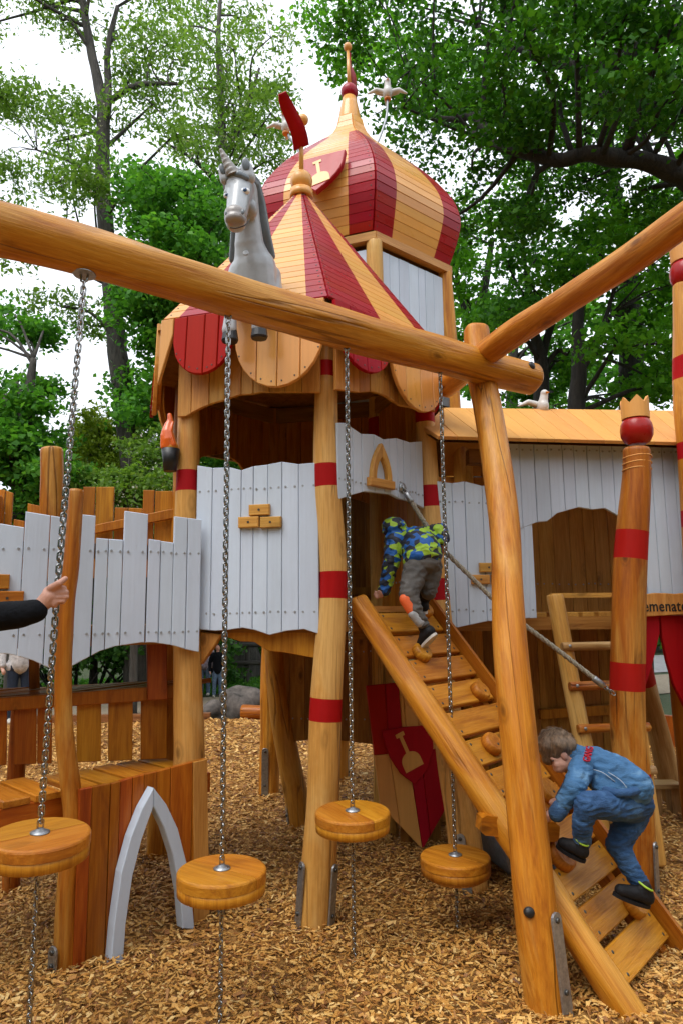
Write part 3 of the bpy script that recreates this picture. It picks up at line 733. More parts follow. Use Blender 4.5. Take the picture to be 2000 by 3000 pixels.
# ring beams, floor, underside
for a, b in ((VL, VF), (VF, VR), (VR, VRB), (VRB, VB), (VB, VLB), (VLB, VL)):
    for z0, z1 in ((1.485, 1.575), (3.12, 3.24)):
        d = Vector((b[0]-a[0], b[1]-a[1], 0)); mb = MB(); hz_ = (z1 - z0) / 2 - .002; mb.box((-hz_, -.02, .0), (hz_, .02, d.length))
        dn = d.normalized(); inn = V(HC[0] - (a[0] + b[0]) / 2, HC[1] - (a[1] + b[1]) / 2, 0).normalized() * .03; Fz = zframe(V(a[0], a[1], (z0 + z1) / 2) + inn, d, (0, 0, 1)); mb.build('ring_beam', M['plank_brown'], T, Fz)
n = 13
for i in range(n):
    y0 = HC[1] - HR + 2 * HR * i / n + .004; y1 = HC[1] - HR + 2 * HR * (i + 1) / n - .004; ym = (y0 + y1) / 2 - HC[1]
    hx = [hv((0, 0), a) for a in (287, 347, 47, 107, 167, 227)]; xs = []
    for k in range(6):
        (ax, ay), (bx, by) = hx[k], hx[(k + 1) % 6]
        if (ay - ym) * (by - ym) < 0: xs.append(ax + (bx - ax) * (ym - ay) / (by - ay))
    if len(xs) < 2: continue
    mb = MB(); hl = (max(xs) - min(xs)) / 2 - .07; mb.box((-(y1 - y0) / 2, -.028, -hl), ((y1 - y0) / 2, 0, hl))
    mb.build('floor_plank', M['plank'], T, Matrix.Translation((HC[0] + (max(xs) + min(xs)) / 2, (y0 + y1) / 2, FLOOR)) @ Matrix(((0, 0, 1, 0), (1, 0, 0, 0), (0, 1, 0, 0), (0, 0, 0, 1))))
# wavy fascia and brace below the left face
def pxprism(parent, name, A, B, off, pts, mat, th, M2=None):
    A, B = Vector(A), Vector(B); d = (B - A).normalized(); nn = Vector((d.y, -d.x)) * off; A2, B2 = A + nn, B + nn
    F = frame((A2.x, A2.y, 0), (d.x, d.y, 0)); poly = []
    for u, v in pts:
        q = PV(u, v, A2, B2); poly.append(((Vector((q.x, q.y)) - A2).dot(d), q.z))
    if area(poly) < 0: poly.reverse()
    c = poly[0]; mb = MB(); mb.prism([(x - c[0], z - c[1]) for x, z in poly], -th, 0, 0, None, .004)
    return mb.build(name, mat, parent, F @ Matrix.Translation((c[0], 0, c[1])))
pxprism(T, 'fascia', VL, VF, -.06, [(585,1820),(945,1820),(945,1930),(836,1910),(798,1907),(780,1898),(753,1880),(712,1878),(672,1865),(640,1862),(600,1885)], M['plank'], .045)
pxprism(T, 'brace', VL, VF, -.02, [(596,1850),(655,1858),(640,1885),(598,1945)], M['plank_pale'], .04)

# tent roof
AP = V(-.268, 4.62, 4.66); RC = (-.37, 4.60); RE, EZ = 1.05, 3.33
EV = {a: V(*hv(RC, a, {167: .97, 227: .985}.get(a, RE)), EZ) for a in (227, 287, 347, 47, 107, 167)}
rf = MB(); order = [227, 287, 347, 47, 107, 167]
inner = [EV[a].lerp(AP, .02) - V(0, 0, .03) for a in order] + [AP - V(0, 0, .06)]
rf.add(inner, [(i, (i + 1) % 6, 6) for i in range(6)] )
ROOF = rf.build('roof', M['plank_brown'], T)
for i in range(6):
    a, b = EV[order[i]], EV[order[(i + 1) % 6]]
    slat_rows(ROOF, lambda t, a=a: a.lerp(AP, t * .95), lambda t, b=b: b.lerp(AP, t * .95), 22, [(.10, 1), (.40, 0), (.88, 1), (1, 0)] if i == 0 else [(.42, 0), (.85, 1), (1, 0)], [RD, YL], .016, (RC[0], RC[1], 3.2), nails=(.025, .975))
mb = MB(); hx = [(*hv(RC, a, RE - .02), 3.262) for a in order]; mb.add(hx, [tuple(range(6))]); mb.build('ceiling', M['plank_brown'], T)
# lappets hanging from the eave: each a tongue of planks
def lappet(A, B, drop, mat, flare=.07, mt=None):
    A, B = Vector(A), Vector(B); d = (B - A); Lw = d.length; d.normalize(); out = Vector((d.y, -d.x, 0))
    F = frame(A + out * .02, d, V(0, 0, 1) - out * flare); t = tongue(Lw, drop); k = 4
    back = MB(); back.prism([(x * .9 + Lw * .05, z * .93) for x, z in tongue(Lw, drop)], .002, .024, 0)
    P = back.build('lappet', mt or M['plank'], T, F); R = random.Random(int(Lw * 1e4)); cuts = [0] + [Lw * (i + R.uniform(-.1, .1)) / k for i in range(1, k)] + [Lw]
    hw = Lw / 2; low = [(x, z) for x, z in t[1:-1]]; sc = []
    for i in range(k):
        board_obj(P, F, cuts[i] + .002, cuts[i + 1] - .002, [(0, 0), (Lw, 0)], low, mat, .024, 'plank', .004)
        xm = (cuts[i] + cuts[i + 1]) / 2
        sc += [(cuts[i] + .03, interp(low, cuts[i] + .03) + .03), (cuts[i + 1] - .03, interp(low, cuts[i + 1] - .03) + .03)]
    screwset(P, F, sc, .0245, M['screw'], .005)
for i in range(6):
    a, b = EV[order[i]], EV[order[(i + 1) % 6]]; m = a.lerp(b, .47)
    e = V(0, 0, -.012)
    lappet(a.lerp(b, .085 if i == 0 else .01) + e, m.lerp(a, .012) + e, .37, M['red_satin']); lappet(m + e, b.lerp(a, .01) + e, .49, YL, .03)
    if i == 0:
        d_ = (b - a); L0 = d_.length * .08; d_.normalize(); out_ = V(d_.y, -d_.x, 0); mb = MB(); mb.prism([(0, -.40), (L0 * .35, -.30), (L0, -.10), (L0, 0), (0, 0)], -.024, 0, 0, None, .004); mb.build('corner_lappet', YL, T, frame(a + e + out_ * .02, d_, V(0, 0, 1) - out_ * .05))
# finial: collar, ball, pole, flag, knob
fb = MB(); fb.lathe([(.085, 4.60), (.083, 4.66)], 20); fb.build('collar', YL, T, Matrix.Translation((AP.x, AP.y, 0)))
fb = MB(); fb.ball((0, 0, 0), .082, 20, 14); fb.build('finial_ball', YL, T, Matrix.Translation((AP.x, AP.y, 4.735)))
fb = MB(); fb.tube([(0, 0, 0), (0, 0, .42)], .017, 10); fb.build('flag_pole', YL, T, Matrix.Translation((AP.x, AP.y, 4.80)))
fb = MB(); fb.ball((0, 0, 0), .042, 16, 10); fb.build('pole_knob', YL, T, Matrix.Translation((AP.x + .012, AP.y, 5.235)))
def wavy_flag(name, parent, F, L, Hh, mat, th=.022):
    mb = MB(); n = 9; vs = []
    for side in (-1, 1):
        for i in range(n):
            t = i / (n - 1); y = .022 * math.sin(t * 6.0) ; w = Hh * (1 - .25 * t) * (1 - .35 * max(0, t - .8) / .2)
            for zz in (-1, 1): vs.append((t * L, y + side * th / 2, zz * w / 2 + .012 * math.sin(t * 5)))
    fs = []
    for i in range(n - 1):
        a = i * 2; fs.append((a, a + 2, a + 3, a + 1)); b = 2 * n + i * 2; fs.append((b, b + 1, b + 3, b + 2))
        fs.append((a, b, b + 2, a + 2)); fs.append((a + 1, a + 3, b + 3, b + 1))
    fs += [(0, 1, 2*n + 1, 2*n), (2*n - 2, 4*n - 2, 4*n - 1, 2*n - 1)]
    mb.add(vs, fs, 0, True); return mb.build(name, mat, parent, F)
fl0, fl1 = PY(882, 420, 4.56), PY(840, 285, 4.30)
wavy_flag('flag', T, frame(V(AP.x, AP.y, 5.01), (fl1 - fl0).normalized(), (.9, -.1, .35)), .38, .12, M['red_satin'])

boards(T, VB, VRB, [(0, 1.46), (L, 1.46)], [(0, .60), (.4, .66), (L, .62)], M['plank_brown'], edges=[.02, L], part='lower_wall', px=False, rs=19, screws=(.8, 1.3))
# ------------------------------------------------------------------ onion-domed tower behind
O = thing('onion_tower', 'tall hexagonal tower with bulbous red and ochre striped onion dome', 'play tower', (OC[0], OC[1], 0))
ordO = [220, 280, 340, 40, 100, 160]; OV = {a: hv(OC, a) for a in ordO}
for a, top, foot, rs in ((280, 4.6, (.30, 5.2), 21), (340, 4.6, (.98, 5.74), 22), (160, 4.6, (-.66, 6.33), 23), (100, 4.6, (-.05, 6.85), 24), (40, 4.6, (.8, 6.6), 25)):
    x, y = OV[a]
    log_pts('post', [(*foot, -.05, .09, 0), ((x + foot[0]) / 2, (y + foot[1]) / 2, .8, .084, .8), (x, y, 1.7, .078, 1.7), (x + (.03 if a == 340 else 0), y, 3.2, .072, 3.2), (x, y, top, .066, top)], [M['honey'] if a != 280 else M['pale'], M['red_matt']], O, [(3.72, 3.92)] if a == 340 else [(2.9, 3.1)], rs=rs, wob=.05)
bracket(O, (-.69, 6.235, 0), (0, 0, 1), (.1, -1, 0), .42, .06); bracket(O, (-.05, 6.79, 0), (0, 0, 1), (.7, -.7, 0), .36, .06); bracket(O, (.04, 6.86, 0), (0, 0, 1), (1, -.2, 0), .3, .05)
for i in range(6):
    a, b = OV[ordO[i]], OV[ordO[(i + 1) % 6]]
    if i in (0, 1): boards(O, a, b, [(0, 4.53), (HR, 4.53)], [(0, 3.2 if i == 0 else 3.42), (HR, 3.2 if i == 0 else 3.42)], WH, edges=[.06, HR - .06], px=False, rs=30 + i, off=.0, wmax=.115)
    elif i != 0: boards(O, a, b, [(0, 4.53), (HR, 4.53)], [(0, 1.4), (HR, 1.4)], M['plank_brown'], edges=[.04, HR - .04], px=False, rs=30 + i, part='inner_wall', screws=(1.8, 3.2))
    d = V(b[0] - a[0], b[1] - a[1], 0); out = V(d.y, -d.x, 0).normalized()
    mb = MB(); mb.box((-.035, -.035, -.03), (.035, .035, d.length + .03)); mb.build('eave_beam', M['plank_pale'], O, zframe(V(*a, 4.622) + out * .025, d, (0, 0, 1)))
    mb = MB(); mb.box((-.06, -.03, 0), (.06, .03, d.length)); mb.build('floor_beam', M['plank_brown'], O, zframe(V(*a, 1.45), d, (0, 0, 1)))
mb = MB(); mb.box((-.04, -.05, 0), (.04, .0, HR)); mb.build('sill_beam', M['iron'], O, zframe(V(*OV[280], 3.38) + V(.03, -.03, 0), V(OV[340][0] - OV[280][0], OV[340][1] - OV[280][1], 0), (0, 0, 1)))
mb = MB(); hx = [(*hv(OC, a, HR - .02), FLOOR) for a in ordO]; mb.add(hx + [(x, y, z - .05) for x, y, z in hx], [tuple(range(6)), tuple(reversed(range(6, 12)))]); mb.build('floor', M['plank'], O)
mb = MB(); hx = [(*hv(OC, a, HR + .02), 4.655) for a in ordO]; mb.add(hx, [tuple(range(6))]); mb.build('ceiling', M['plank_brown'], O)
pxprism(O, 'side_board', (-.75, 5.85), (.3, 5.75), 0, [(806,1900),(828,1900),(824,2010),(808,2062)], WH, .03)
DC = (.12, 6.067); prof = [(.91, 4.67), (.975, 4.84), (1.02, 5.0), (1.025, 5.1), (.99, 5.23), (.925, 5.35), (.75, 5.58), (.52, 5.81), (.35, 5.97), (.215, 6.10), (.145, 6.22), (.115, 6.34)]
PC = curve_pts(prof, 121); cl = [0]
for a, b in zip(PC, PC[1:]): cl.append(cl[-1] + math.hypot(b[0] - a[0], b[1] - a[1]))
def dprof(t):
    s = t * cl[-1]; i = min(max(1, int(np.searchsorted(cl, s))), len(PC) - 1); f = (s - cl[i-1]) / max(cl[i] - cl[i-1], 1e-9)
    return PC[i-1][0] + (PC[i][0] - PC[i-1][0]) * f, PC[i-1][1] + (PC[i][1] - PC[i-1][1]) * f
def dpt(a, t): r, z = dprof(t); return V(*hv(DC, a, r), z)
mb = MB(); vs = []
for j in range(21): vs += [dpt(a, j / 20) - (dpt(a, j / 20) - V(*DC, 5.1)).normalized() * .02 for a in ordO]
mb.add(vs, [(j*6 + i, j*6 + (i+1) % 6, (j+1)*6 + (i+1) % 6, (j+1)*6 + i) for j in range(20) for i in range(6)])
DOME = mb.build('dome', M['plank_brown'], O)
for i in range(6):
    a, b = ordO[i], ordO[(i + 1) % 6]; rows = 24
    slat_rows(DOME, lambda t, a=a: dpt(a, t * .80), lambda t, b=b: dpt(b, t * .80), 21, [(.22, 0), (.78, 1), (1, 0)], [RD, YL], .016, (*DC, 5.1), nails=(.03, .97))
    slat_rows(DOME, lambda t, a=a: dpt(a, .80 + t * .2), lambda t, b=b: dpt(b, .80 + t * .2), 5, [(1, 0)], [YL], .016, (*DC, 5.1))
D0 = Matrix.Translation((DC[0] + .0, DC[1], 0))
mb = MB(); mb.lathe([(.118, 6.30), (.112, 6.36), (.098, 6.44), (.082, 6.52), (.068, 6.60)], 24); mb.build('spire', YL, O, D0)
mb = MB(); mb.ball((0, 0, 6.67), .084, 20, 14); mb.build('spire_ball', RD, O, D0)
mb = MB(); mb.tube([(0, 0, 6.74), (-.01, 0, 7.14)], [.022, .014], 10); mb.build('spire_pole', YL, O, D0)
mb = MB(); mb.ball((-.01, 0, 7.17), .042, 14, 10); mb.build('spire_knob', YL, O, D0)
wavy_flag('flag', O, frame(D0.translation + V(.012, .02, 6.93), (.12, .95, .1), (0, 0, 1)), .42, .36, RD, .02)
# crest on the dome
fn = V(math.cos(rad(250)), math.sin(rad(250)), 0)
c = (dpt(220, .215) * .43 + dpt(280, .215) * .57); sl_ = ((dpt(220, .50) + dpt(280, .50)) / 2 - (dpt(220, .30) + dpt(280, .30)) / 2).normalized(); xd = (dpt(280, .5) - dpt(220, .5)).normalized()
nn = xd.cross(sl_).normalized(); nn = nn if nn.dot(fn) > 0 else -nn
sl_ = (sl_ + V(0, 0, .55)).normalized(); F = frame(c + nn * .10, xd, sl_)
mb = MB(); mb.prism(shield_poly(.40, .45), -.022, .02, 0, None, .006)
S_ = mb.build('crest', M['red'], O, F); mb = MB(); shovel_mesh(mb, .32, 0, Matrix.Rotation(rad(-14), 4, 'Y'), -.027, -.0225); mb.build('spade_emblem', M['yellow'], S_, F)
# ------------------------------------------------------------------ log swing frame with the hanging discs
BA, BB = (-1.03, 2.60), (.557, 3.66)      # plan line of the long beam
SF = thing('swing_frame', 'frame of two long honey-coloured logs bolted on a leaning crooked post', 'log frame', tuple(PG(1594, 2959)))
def bp(u, v): return PV(u, v, BA, BB)
b0, b1 = bp(0, 676), bp(383, 772); ext = b0 + (b0 - b1).normalized() * .85
path = [ext, b0, b1, bp(765, 895), bp(1148, 1004), bp(1403, 1071), bp(1556, 1112)]
log_pts('beam', [(*p_, r, i) for i, (p_, r) in enumerate(zip(path, (.1, .098, .098, .1, .1, .104, .1)))], [M['honey']], SF, rs=41, wob=.055, seg=28)
path = [PG(1303, 1137, 3.06), PG(1441, 1020, 3.08), PG(1658, 880, 3.1), PG(1850, 759, 3.1), PG(2000, 650, 3.12)]; path.append(path[-1] + (path[-1] - path[-2]) * 2.2)
log_pts('beam', [(*p_, r, i) for i, (p_, r) in enumerate(zip(path, (.068, .072, .07, .068, .068, .07)))], [M['honey']], SF, rs=42, wob=.075, seg=24)
sp = [(1606, 2975, 3.02), (1569, 2678, 3.06), (1532, 2296, 3.16), (1494, 1913, 3.32), (1475, 1530, 3.56), (1430, 1212, 3.83), (1400, 1060, 3.98), (1393, 965, 4.03)]
log('post', sp, [.094, .088, .083, .080, .080, .081, .081, .08], M['honey'], SF, rs=43, wob=.05, seg=26)
# far supports, outside the picture
e0 = ext + (b1 - b0).normalized() * .15
pole('post', (e0.x - .25, e0.y - .15, -.05), (e0.x + .0, e0.y + .13, 3.2), .095, .08, M['honey'], SF, rs=44)
e1 = path[-1] - (path[-1] - path[-2]).normalized() * .15
pole('post', (e1.x + .3, e1.y - .2, -.05), (e1.x, e1.y + .1, 3.2), .09, .08, M['orange'], SF, rs=45)
def cap_disc(u, v, y, n, r=.02, dz=0):
    mb = MB(); mb.lathe([(r, -.03), (r, .004), (r * .75, .010), (.001, .012)], 16); return mb.build('bolt_cap', M['cap'], SF, zframe(PY(u, v, y), n))
cq = bp(1519, 1090) + V(.559, -.829, .1) * .098; mb = MB(); mb.lathe([(.025, -.02), (.025, .006), (.018, .012), (.001, .014)], 16); mb.build('bolt_cap', M['cap'], SF, zframe(cq, (.559, -.829, .12))); cap_disc(1549, 2673, 2.985, (0, -1, .25), .021)
strap(SF, PY(1603, 2965, 3.02), PY(1569, 2678, 3.06), .094, (.62, -.78, 0), .38, .06)

def link_mesh():
    mb = MB(); pts = []; R_, S = .0095, .0105
    for i in range(8): a = rad(180 * i / 7); pts.append((R_ * math.cos(a), 0, S + R_ * math.sin(a)))
    for i in range(8): a = rad(180 + 180 * i / 7); pts.append((R_ * math.cos(a), 0, -S + R_ * math.sin(a)))
    mb.tube(pts, .0036, 6, closed=True, smooth=True); return mb.mesh('chain_link', M['chrome'])
LINK = link_mesh(); PITCH_L = .0245
def chain(parent, a, b, mid=None, r=1.0):
    a, b = Vector(a), Vector(b); Rn = random.Random(int(a.x * 1000))
    pts = [a, mid, b] if mid is not None else [a, b]
    i = 0
    for p0, p1 in zip(pts, pts[1:]):
        d = p1 - p0; n = max(1, round(d.length / (PITCH_L * r)))
        for k in range(n):
            c = p0 + d * ((k + .5) / n); F = zframe(c, d) @ Matrix.Rotation(rad((i % 2) * 90 + 35 + Rn.uniform(-9, 9)), 4, 'Z') @ Matrix.Scale(r, 4)
            link(bpy.data.objects.new('chain_link', LINK), parent, F); i += 1
def disc_swing(label, top, seat, rs, mid=None, rd=.175, tilt=(0, 0), third=False, yaw=0):
    top, seat = Vector(top), Vector(seat)
    t = thing('hanging_disc', label, 'disc swing', seat, 'wooden discs hanging on chains from the long log')
    up = (top - seat).normalized() if mid is None else (mid - seat).normalized()
    F = zframe(seat, up + V(*tilt, 0), (math.cos(yaw), math.sin(yaw), 0))
    h = .043
    for side in (0, 1):
        mb = MB(); R = Matrix.Rotation(math.pi * side, 4, 'Z'); n = 22; g = .0012
        ring = lambda r, z: [(r * math.cos(math.pi * i / n), max(r * math.sin(math.pi * i / n), 0) + g, z) for i in range(n + 1)]
        lv = [(rd, -h), (rd, -.010), (rd - .003, -.004), (rd - .010, 0)]
        vs = sum((ring(r, z) for r, z in lv), []); K = n + 1; fs = []
        for j in range(3):
            for i in range(n): fs.append((j*K + i, j*K + i + 1, (j+1)*K + i + 1, (j+1)*K + i))
            fs.append((j*K + n, j*K, (j+1)*K, (j+1)*K + n))
        fs.append(tuple(3*K + i for i in range(K))); fs.append(tuple(reversed(range(K))))
        mb.add(vs, fs, 0, False, None)
        # half rounds: grain lies across -> turn so local z runs along the seam
        Q = Matrix(((0, 0, 1, 0), (0, 1, 0, 0), (-1, 0, 0, 0), (0, 0, 0, 1)))
        mb.v = [tuple(Q.inverted() @ Vector(v)) for v in mb.v]
        mb.build('seat_board', M['plank'], t, F @ R @ Q)
    mb = MB(); mb.lathe([(rd - .012, -h*2.0), (rd - .002, -h*1.93), (rd - .001, -h - .002), (rd - .004, -h - .0005)], 44, smooth=True); mb.build('lower_board', M['plank_red'] if False else M['plank'], t, F)
    if third:
        mb = MB(); mb.lathe([(rd * .8, -h*2.45), (rd * .82, -h*2.02)], 30); mb.build('packing_disc', M['plank_pale'], t, F)
    mb = MB(); mb.lathe([(.034, 0), (.034, .004), (.020, .009), (.012, .016), (.001, .017)], 20); mb.build('seat_plate', M['steel'], t, F)
    mb = MB(); mb.lathe([(.044, -.005), (.046, -.001)], 20); mb.tube([(-.014, 0, -.004), (-.012, 0, -.03), (0, 0, -.038), (.012, 0, -.03), (.014, 0, -.004)], .005, 8); mb.build('top_plate', M['steel'], t, zframe(top + V(0, 0, .0), V(0, .05, 1)))
    chain(t, seat + up * .016, top - V(0, 0, .035), mid)
    down = seat - up * (h * 2); chain(t, down - V(0, 0, .004), (down.x - up.x * .1, down.y, .02), None, .92)
    return t
hand_pt = PY(168, 1735, 2.565)
disc_swing('hanging wooden disc whose chain is gripped by a hand, leftmost', bp(248, 803), PY(118, 2440, 2.60), 1, mid=hand_pt, yaw=.75)
disc_swing('hanging wooden disc in front of the grey pointed arch', bp(670, 912), PY(651, 2545, 2.885), 2, yaw=-.55, tilt=(.02, -.03))
disc_swing('hanging wooden disc in front of the red-banded tower post', bp(1015, 1007), PY(1032, 2375, 3.385), 3, yaw=-1.0)
disc_swing('lowest hanging disc with three layers, left of the leaning log post', bp(1287, 1077), PY(1332, 2505, 3.665), 4, yaw=-.75, third=True)
# ------------------------------------------------------------------ climbing ramp
RSL = 1.6 / 1.36; RO, RU, RW = V(.18, 3.92, 1.6), V(.75, -.6614, -RSL).normalized(), V(.6614, .75, 0).normalized(); RK = math.hypot(1, RSL)
RN = RW.cross(RU).normalized(); RN = RN if RN.z > 0 else -RN
def rp(d, w, h=0.0): return RO + RU * (d * RK) + RW * w + RN * h          # d = plan distance down the slope
def RP(u, v, h=0.0):
    d = ray(u, v); t = (RO + RN * h - CO).dot(RN) / d.dot(RN); return CO + d * t
RA = thing('climbing_ramp', 'steep plank climbing ramp with round wooden footholds leading up to the tower door', 'climbing ramp', tuple(rp(1.36, .27)))
a, b = rp(-.06, -.07, -.02), rp(1.40, -.07, -.035)
log_pts('stringer', [(*a, .062, 0), (*a.lerp(b, .35), .066, 1), (*(a.lerp(b, .7) + V(0, 0, .012)), .068, 2), (*b, .066, 3)], [M['honey']], RA, rs=51, wob=.07, seg=22)
nb = 12; step = 1.31 / nb
FR = frame(RO, RU, RN)       # local x down the slope, z off the ramp
for i in range(nb):
    d0 = (i * step + .009) * RK; d1 = ((i + 1) * step - .009) * RK; R = random.Random(60 + i); mb = MB()
    j = R.uniform(-.006, .006)
    mb.prism([(-(d1 - d0) / 2, 0), ((d1 - d0) / 2, 0), ((d1 - d0) / 2, .55 + j), (-(d1 - d0) / 2, .55 + j)], -.034, 0, 0, None, .005)
    # plank local: x down-slope, z along the width, -y outwards
    Pm = Matrix((RU, -RN, RW)).transposed().to_4x4(); Pm.translation = RO + RU * ((d0 + d1) / 2 + R.uniform(-.004, .004)) - RN * .03
    o = mb.build('plank', M['plank'], RA, Pm); sc = MB()
    for x in (-.045, .045):
        for z in (.04, .51): sc.lathe([(.008, -.003), (.008, .001), (.004, .0015)], 8, 0, Matrix.Translation((x, -.034, z)) @ Matrix.Rotation(rad(90), 4, 'X'))
    tag(sc.build('screw_heads', M['screw'], o, Pm), kind='stuff')
for w, h0, h1 in ((.575, -.06, .06),):
    mb = MB(); Lr = 1.38 * RK; mb.box((-.014, h0, -.05), (.014, h1, Lr), 0, None)
    Pm = Matrix((RW, RN, RU)).transposed().to_4x4()
    if Pm.determinant() < 0: Pm = Matrix((-RW, RN, RU)).transposed().to_4x4()
    Pm.translation = RO + RW * w; mb.build('side_rail', M['plank_red'], RA, Pm)
mb = MB(); mb.box((-.03, -.10, 0), (.03, -.036, 1.36 * RK)); Pm = Matrix((RW, RN, RU)).transposed().to_4x4()
if Pm.determinant() < 0: Pm = Matrix((-RW, RN, RU)).transposed().to_4x4()
Pm.translation = RO + RW * .5; mb.build('joist', M['plank_red'], RA, Pm)
for k, (u, v, r) in enumerate(((1232, 1915, .052), (1240, 1790, .05), (1402, 2028, .052), (1437, 2183, .054), (1598, 2320, .062), (1638, 2508, .066), (1853, 2655, .052), (1512, 2255, .05))):
    q = RP(u, v, .012); mb = MB(); r *= 1.12; mb.lathe([(r, -.01), (r * 1.02, .014), (r * .96, .030), (r * .82, .038)], 22, flat if False else 0, None)
    mb.lathe([(.007, .036), (.007, .041)], 8, 1, Matrix.Translation((r * .3, 0, 0)))
    mb.build('foothold', [M['plank'], M['screw']], RA, zframe(q, RN, RU))
mb = MB(); mb.box((-.04, -.035, 0), (.04, 0, .62)); Pm = Matrix((V(0, 0, 1).cross(RW), V(0, 0, 1), RW)).transposed().to_4x4()
if Pm.determinant() < 0: Pm = Matrix((-V(0, 0, 1).cross(RW), V(0, 0, 1), RW)).transposed().to_4x4()
Pm.translation = RO + V(-.045, .05, .03) - RW * .03; mb.build('top_plank', M['plank_pale'], RA, Pm)

# step bar bolted to the back of the leaning post
a, b = PY(1400, 2408, 3.33), PY(1624, 2430, 3.37); d = b - a; L_ = d.length; mb = MB()
pl = [(-.043, .02), (-.03, 0), (.03, 0), (.043, .02), (.043, L_ - .025), (.028, L_), (-.03, L_), (-.043, L_ - .02)]
mb.prism(pl, -.05, .05, 0, None, .012); zx = d.normalized(); xx = V(0, 0, 1); yy = zx.cross(xx).normalized(); xx = yy.cross(zx)
Pm = Matrix((xx, yy, zx)).transposed().to_4x4(); Pm.translation = a; mb.build('step_bar', M['plank_red'], SF, Pm)

# concrete-grey pipe lying behind the ramp
PI = thing('steel_pipe', 'short open grey metal pipe lying on the chips under the ramp', 'pipe', (1.08, 4.3, 0)); mb = MB()
pr = []
for r, z in ((.205, 0), (.21, .004), (.21, .62), (.2, .62), (.2, .0)): pr.append((r, z))
mb.lathe(pr, 36, cap=False); ax = V(-.25, 1, 0).normalized(); Pm = zframe(V(1.13, 4.22, .21), ax); mb.build('pipe_wall', M['iron'], PI, Pm)
mb = MB(); mb.tube([(.207 * math.cos(rad(i * 10)), .207 * math.sin(rad(i * 10)), 0) for i in range(36)], .008, 8, closed=True); mb.build('pipe_rim', M['steel'], PI, Pm)
mb = MB(); mb.box((-.19, -.19, .6), (.19, .19, .61)); mb.build('pipe_end', M['black'], PI, Pm)

# ------------------------------------------------------------------ covered walkway to the right
K = thing('covered_walkway', 'roofed walkway with ochre plank roof and pale grey board wall with arched opening', 'walkway', (1.7, 4.9, 0))
FA, FB = VR, (1.28, 4.53)
boards(K, FA, FB, [(1272,1411),(1319,1417),(1356,1412),(1407,1425),(1450,1424),(1500,1428),(1548,1424)], [(1272,1830),(1319,1835),(1338,1838),(1365,1832),(1426,1819),(1445,1821),(1500,1812),(1548,1811)], WH, off=.03, screws=(2.30, 1.60), rs=71, part='fence_panel')
brick_motif(K, [(1427, 1663), (1404, 1698), (1462, 1698)], FA, FB, .054, .12, .06, M['plank_pale'])
KA, KB = (1.02, 4.46), (2.75, 4.66)
boards(K, KA, KB, [(u, 1292) for u in (1480,1514,1557,1598,1639,1672,1710,1748,1784,1820,1858,1895,1928,1962,1996,2040,2080,2120,2160)],
       [(1480,1560),(1531,1546),(1567,1531),(1598,1528),(1626,1505),(1651,1498),(1690,1487),(1730,1494),(1766,1490),(1807,1513),(1858,1540),(1861,1745),(1900,1745),(2160,1752)], WH, screws=(2.66,), rs=72, part='wall_panel')
pxprism(K, 'jamb', KA, KB, .0, [(1531,1546),(1546,1538),(1549,1810),(1535,1812)], WH, .02)
# roof plane from the eave and the ridge
e0, e1, r0 = PY(1282, 1283, 4.22), PY(2000, 1301, 4.45), PY(1600, 1202, 5.0)
rn = (e1 - e0).cross(r0 - e0).normalized(); rn = rn if rn.z > 0 else -rn
def RPl(u, v, h=0):
    d = ray(u, v); t = (e0 + rn * h - CO).dot(rn) / d.dot(rn); return CO + d * t
under = MB(); cs = [RPl(1245, 1257), RPl(1282, 1282), RPl(2000, 1300), RPl(2260, 1307), RPl(2100, 1210), RPl(1945, 1207), RPl(1297, 1199)]
under.add([c - rn * .03 for c in cs] + [c - rn * .012 for c in cs], [tuple(range(7)), tuple(reversed(range(7, 14)))] )
KR = under.build('roof', M['plank_brown'], K)
def rplank(px):
    P3 = [RPl(u, v) for u, v in px]; zd = (RPl(1410, 1286) - RPl(1300, 1200)).normalized(); y_ = -rn; x_ = y_.cross(zd).normalized(); F = Matrix((x_, y_, zd)).transposed().to_4x4(); F.translation = P3[0]; inv = F.inverted()
    pl = [((inv @ p_).x, (inv @ p_).z) for p_ in P3]
    if area(pl) < 0: pl.reverse()
    mb = MB(); mb.prism(pl, -.014, .010, 0, None, .002); mb.build('roof_plank', M['ochre_matt'], KR, F)
ev = lambda u: 1283 + (u - 1282) * .0251
rplank([(1296, 1199.5), (1241, 1258), (1282, 1283), (1338, ev(1338)), (1297, 1250)])
rplank([(1298, 1199.5), (1299, 1249.5), (1340, ev(1340)), (1411, ev(1411))])
us = [1299 + 50 * i + (i * 37 % 19) - 6 for i in range(19)]; us[0] = 1299
for a, b in zip(us, us[1:]):
    t = lambda u: 1199.5 + max(0, (u - 1297)) * .012
    rplank([(a + .7, t(a)), (a + 114.5, ev(a + 114)), (b + 113.5, ev(b + 113)), (b - .7, t(b))])
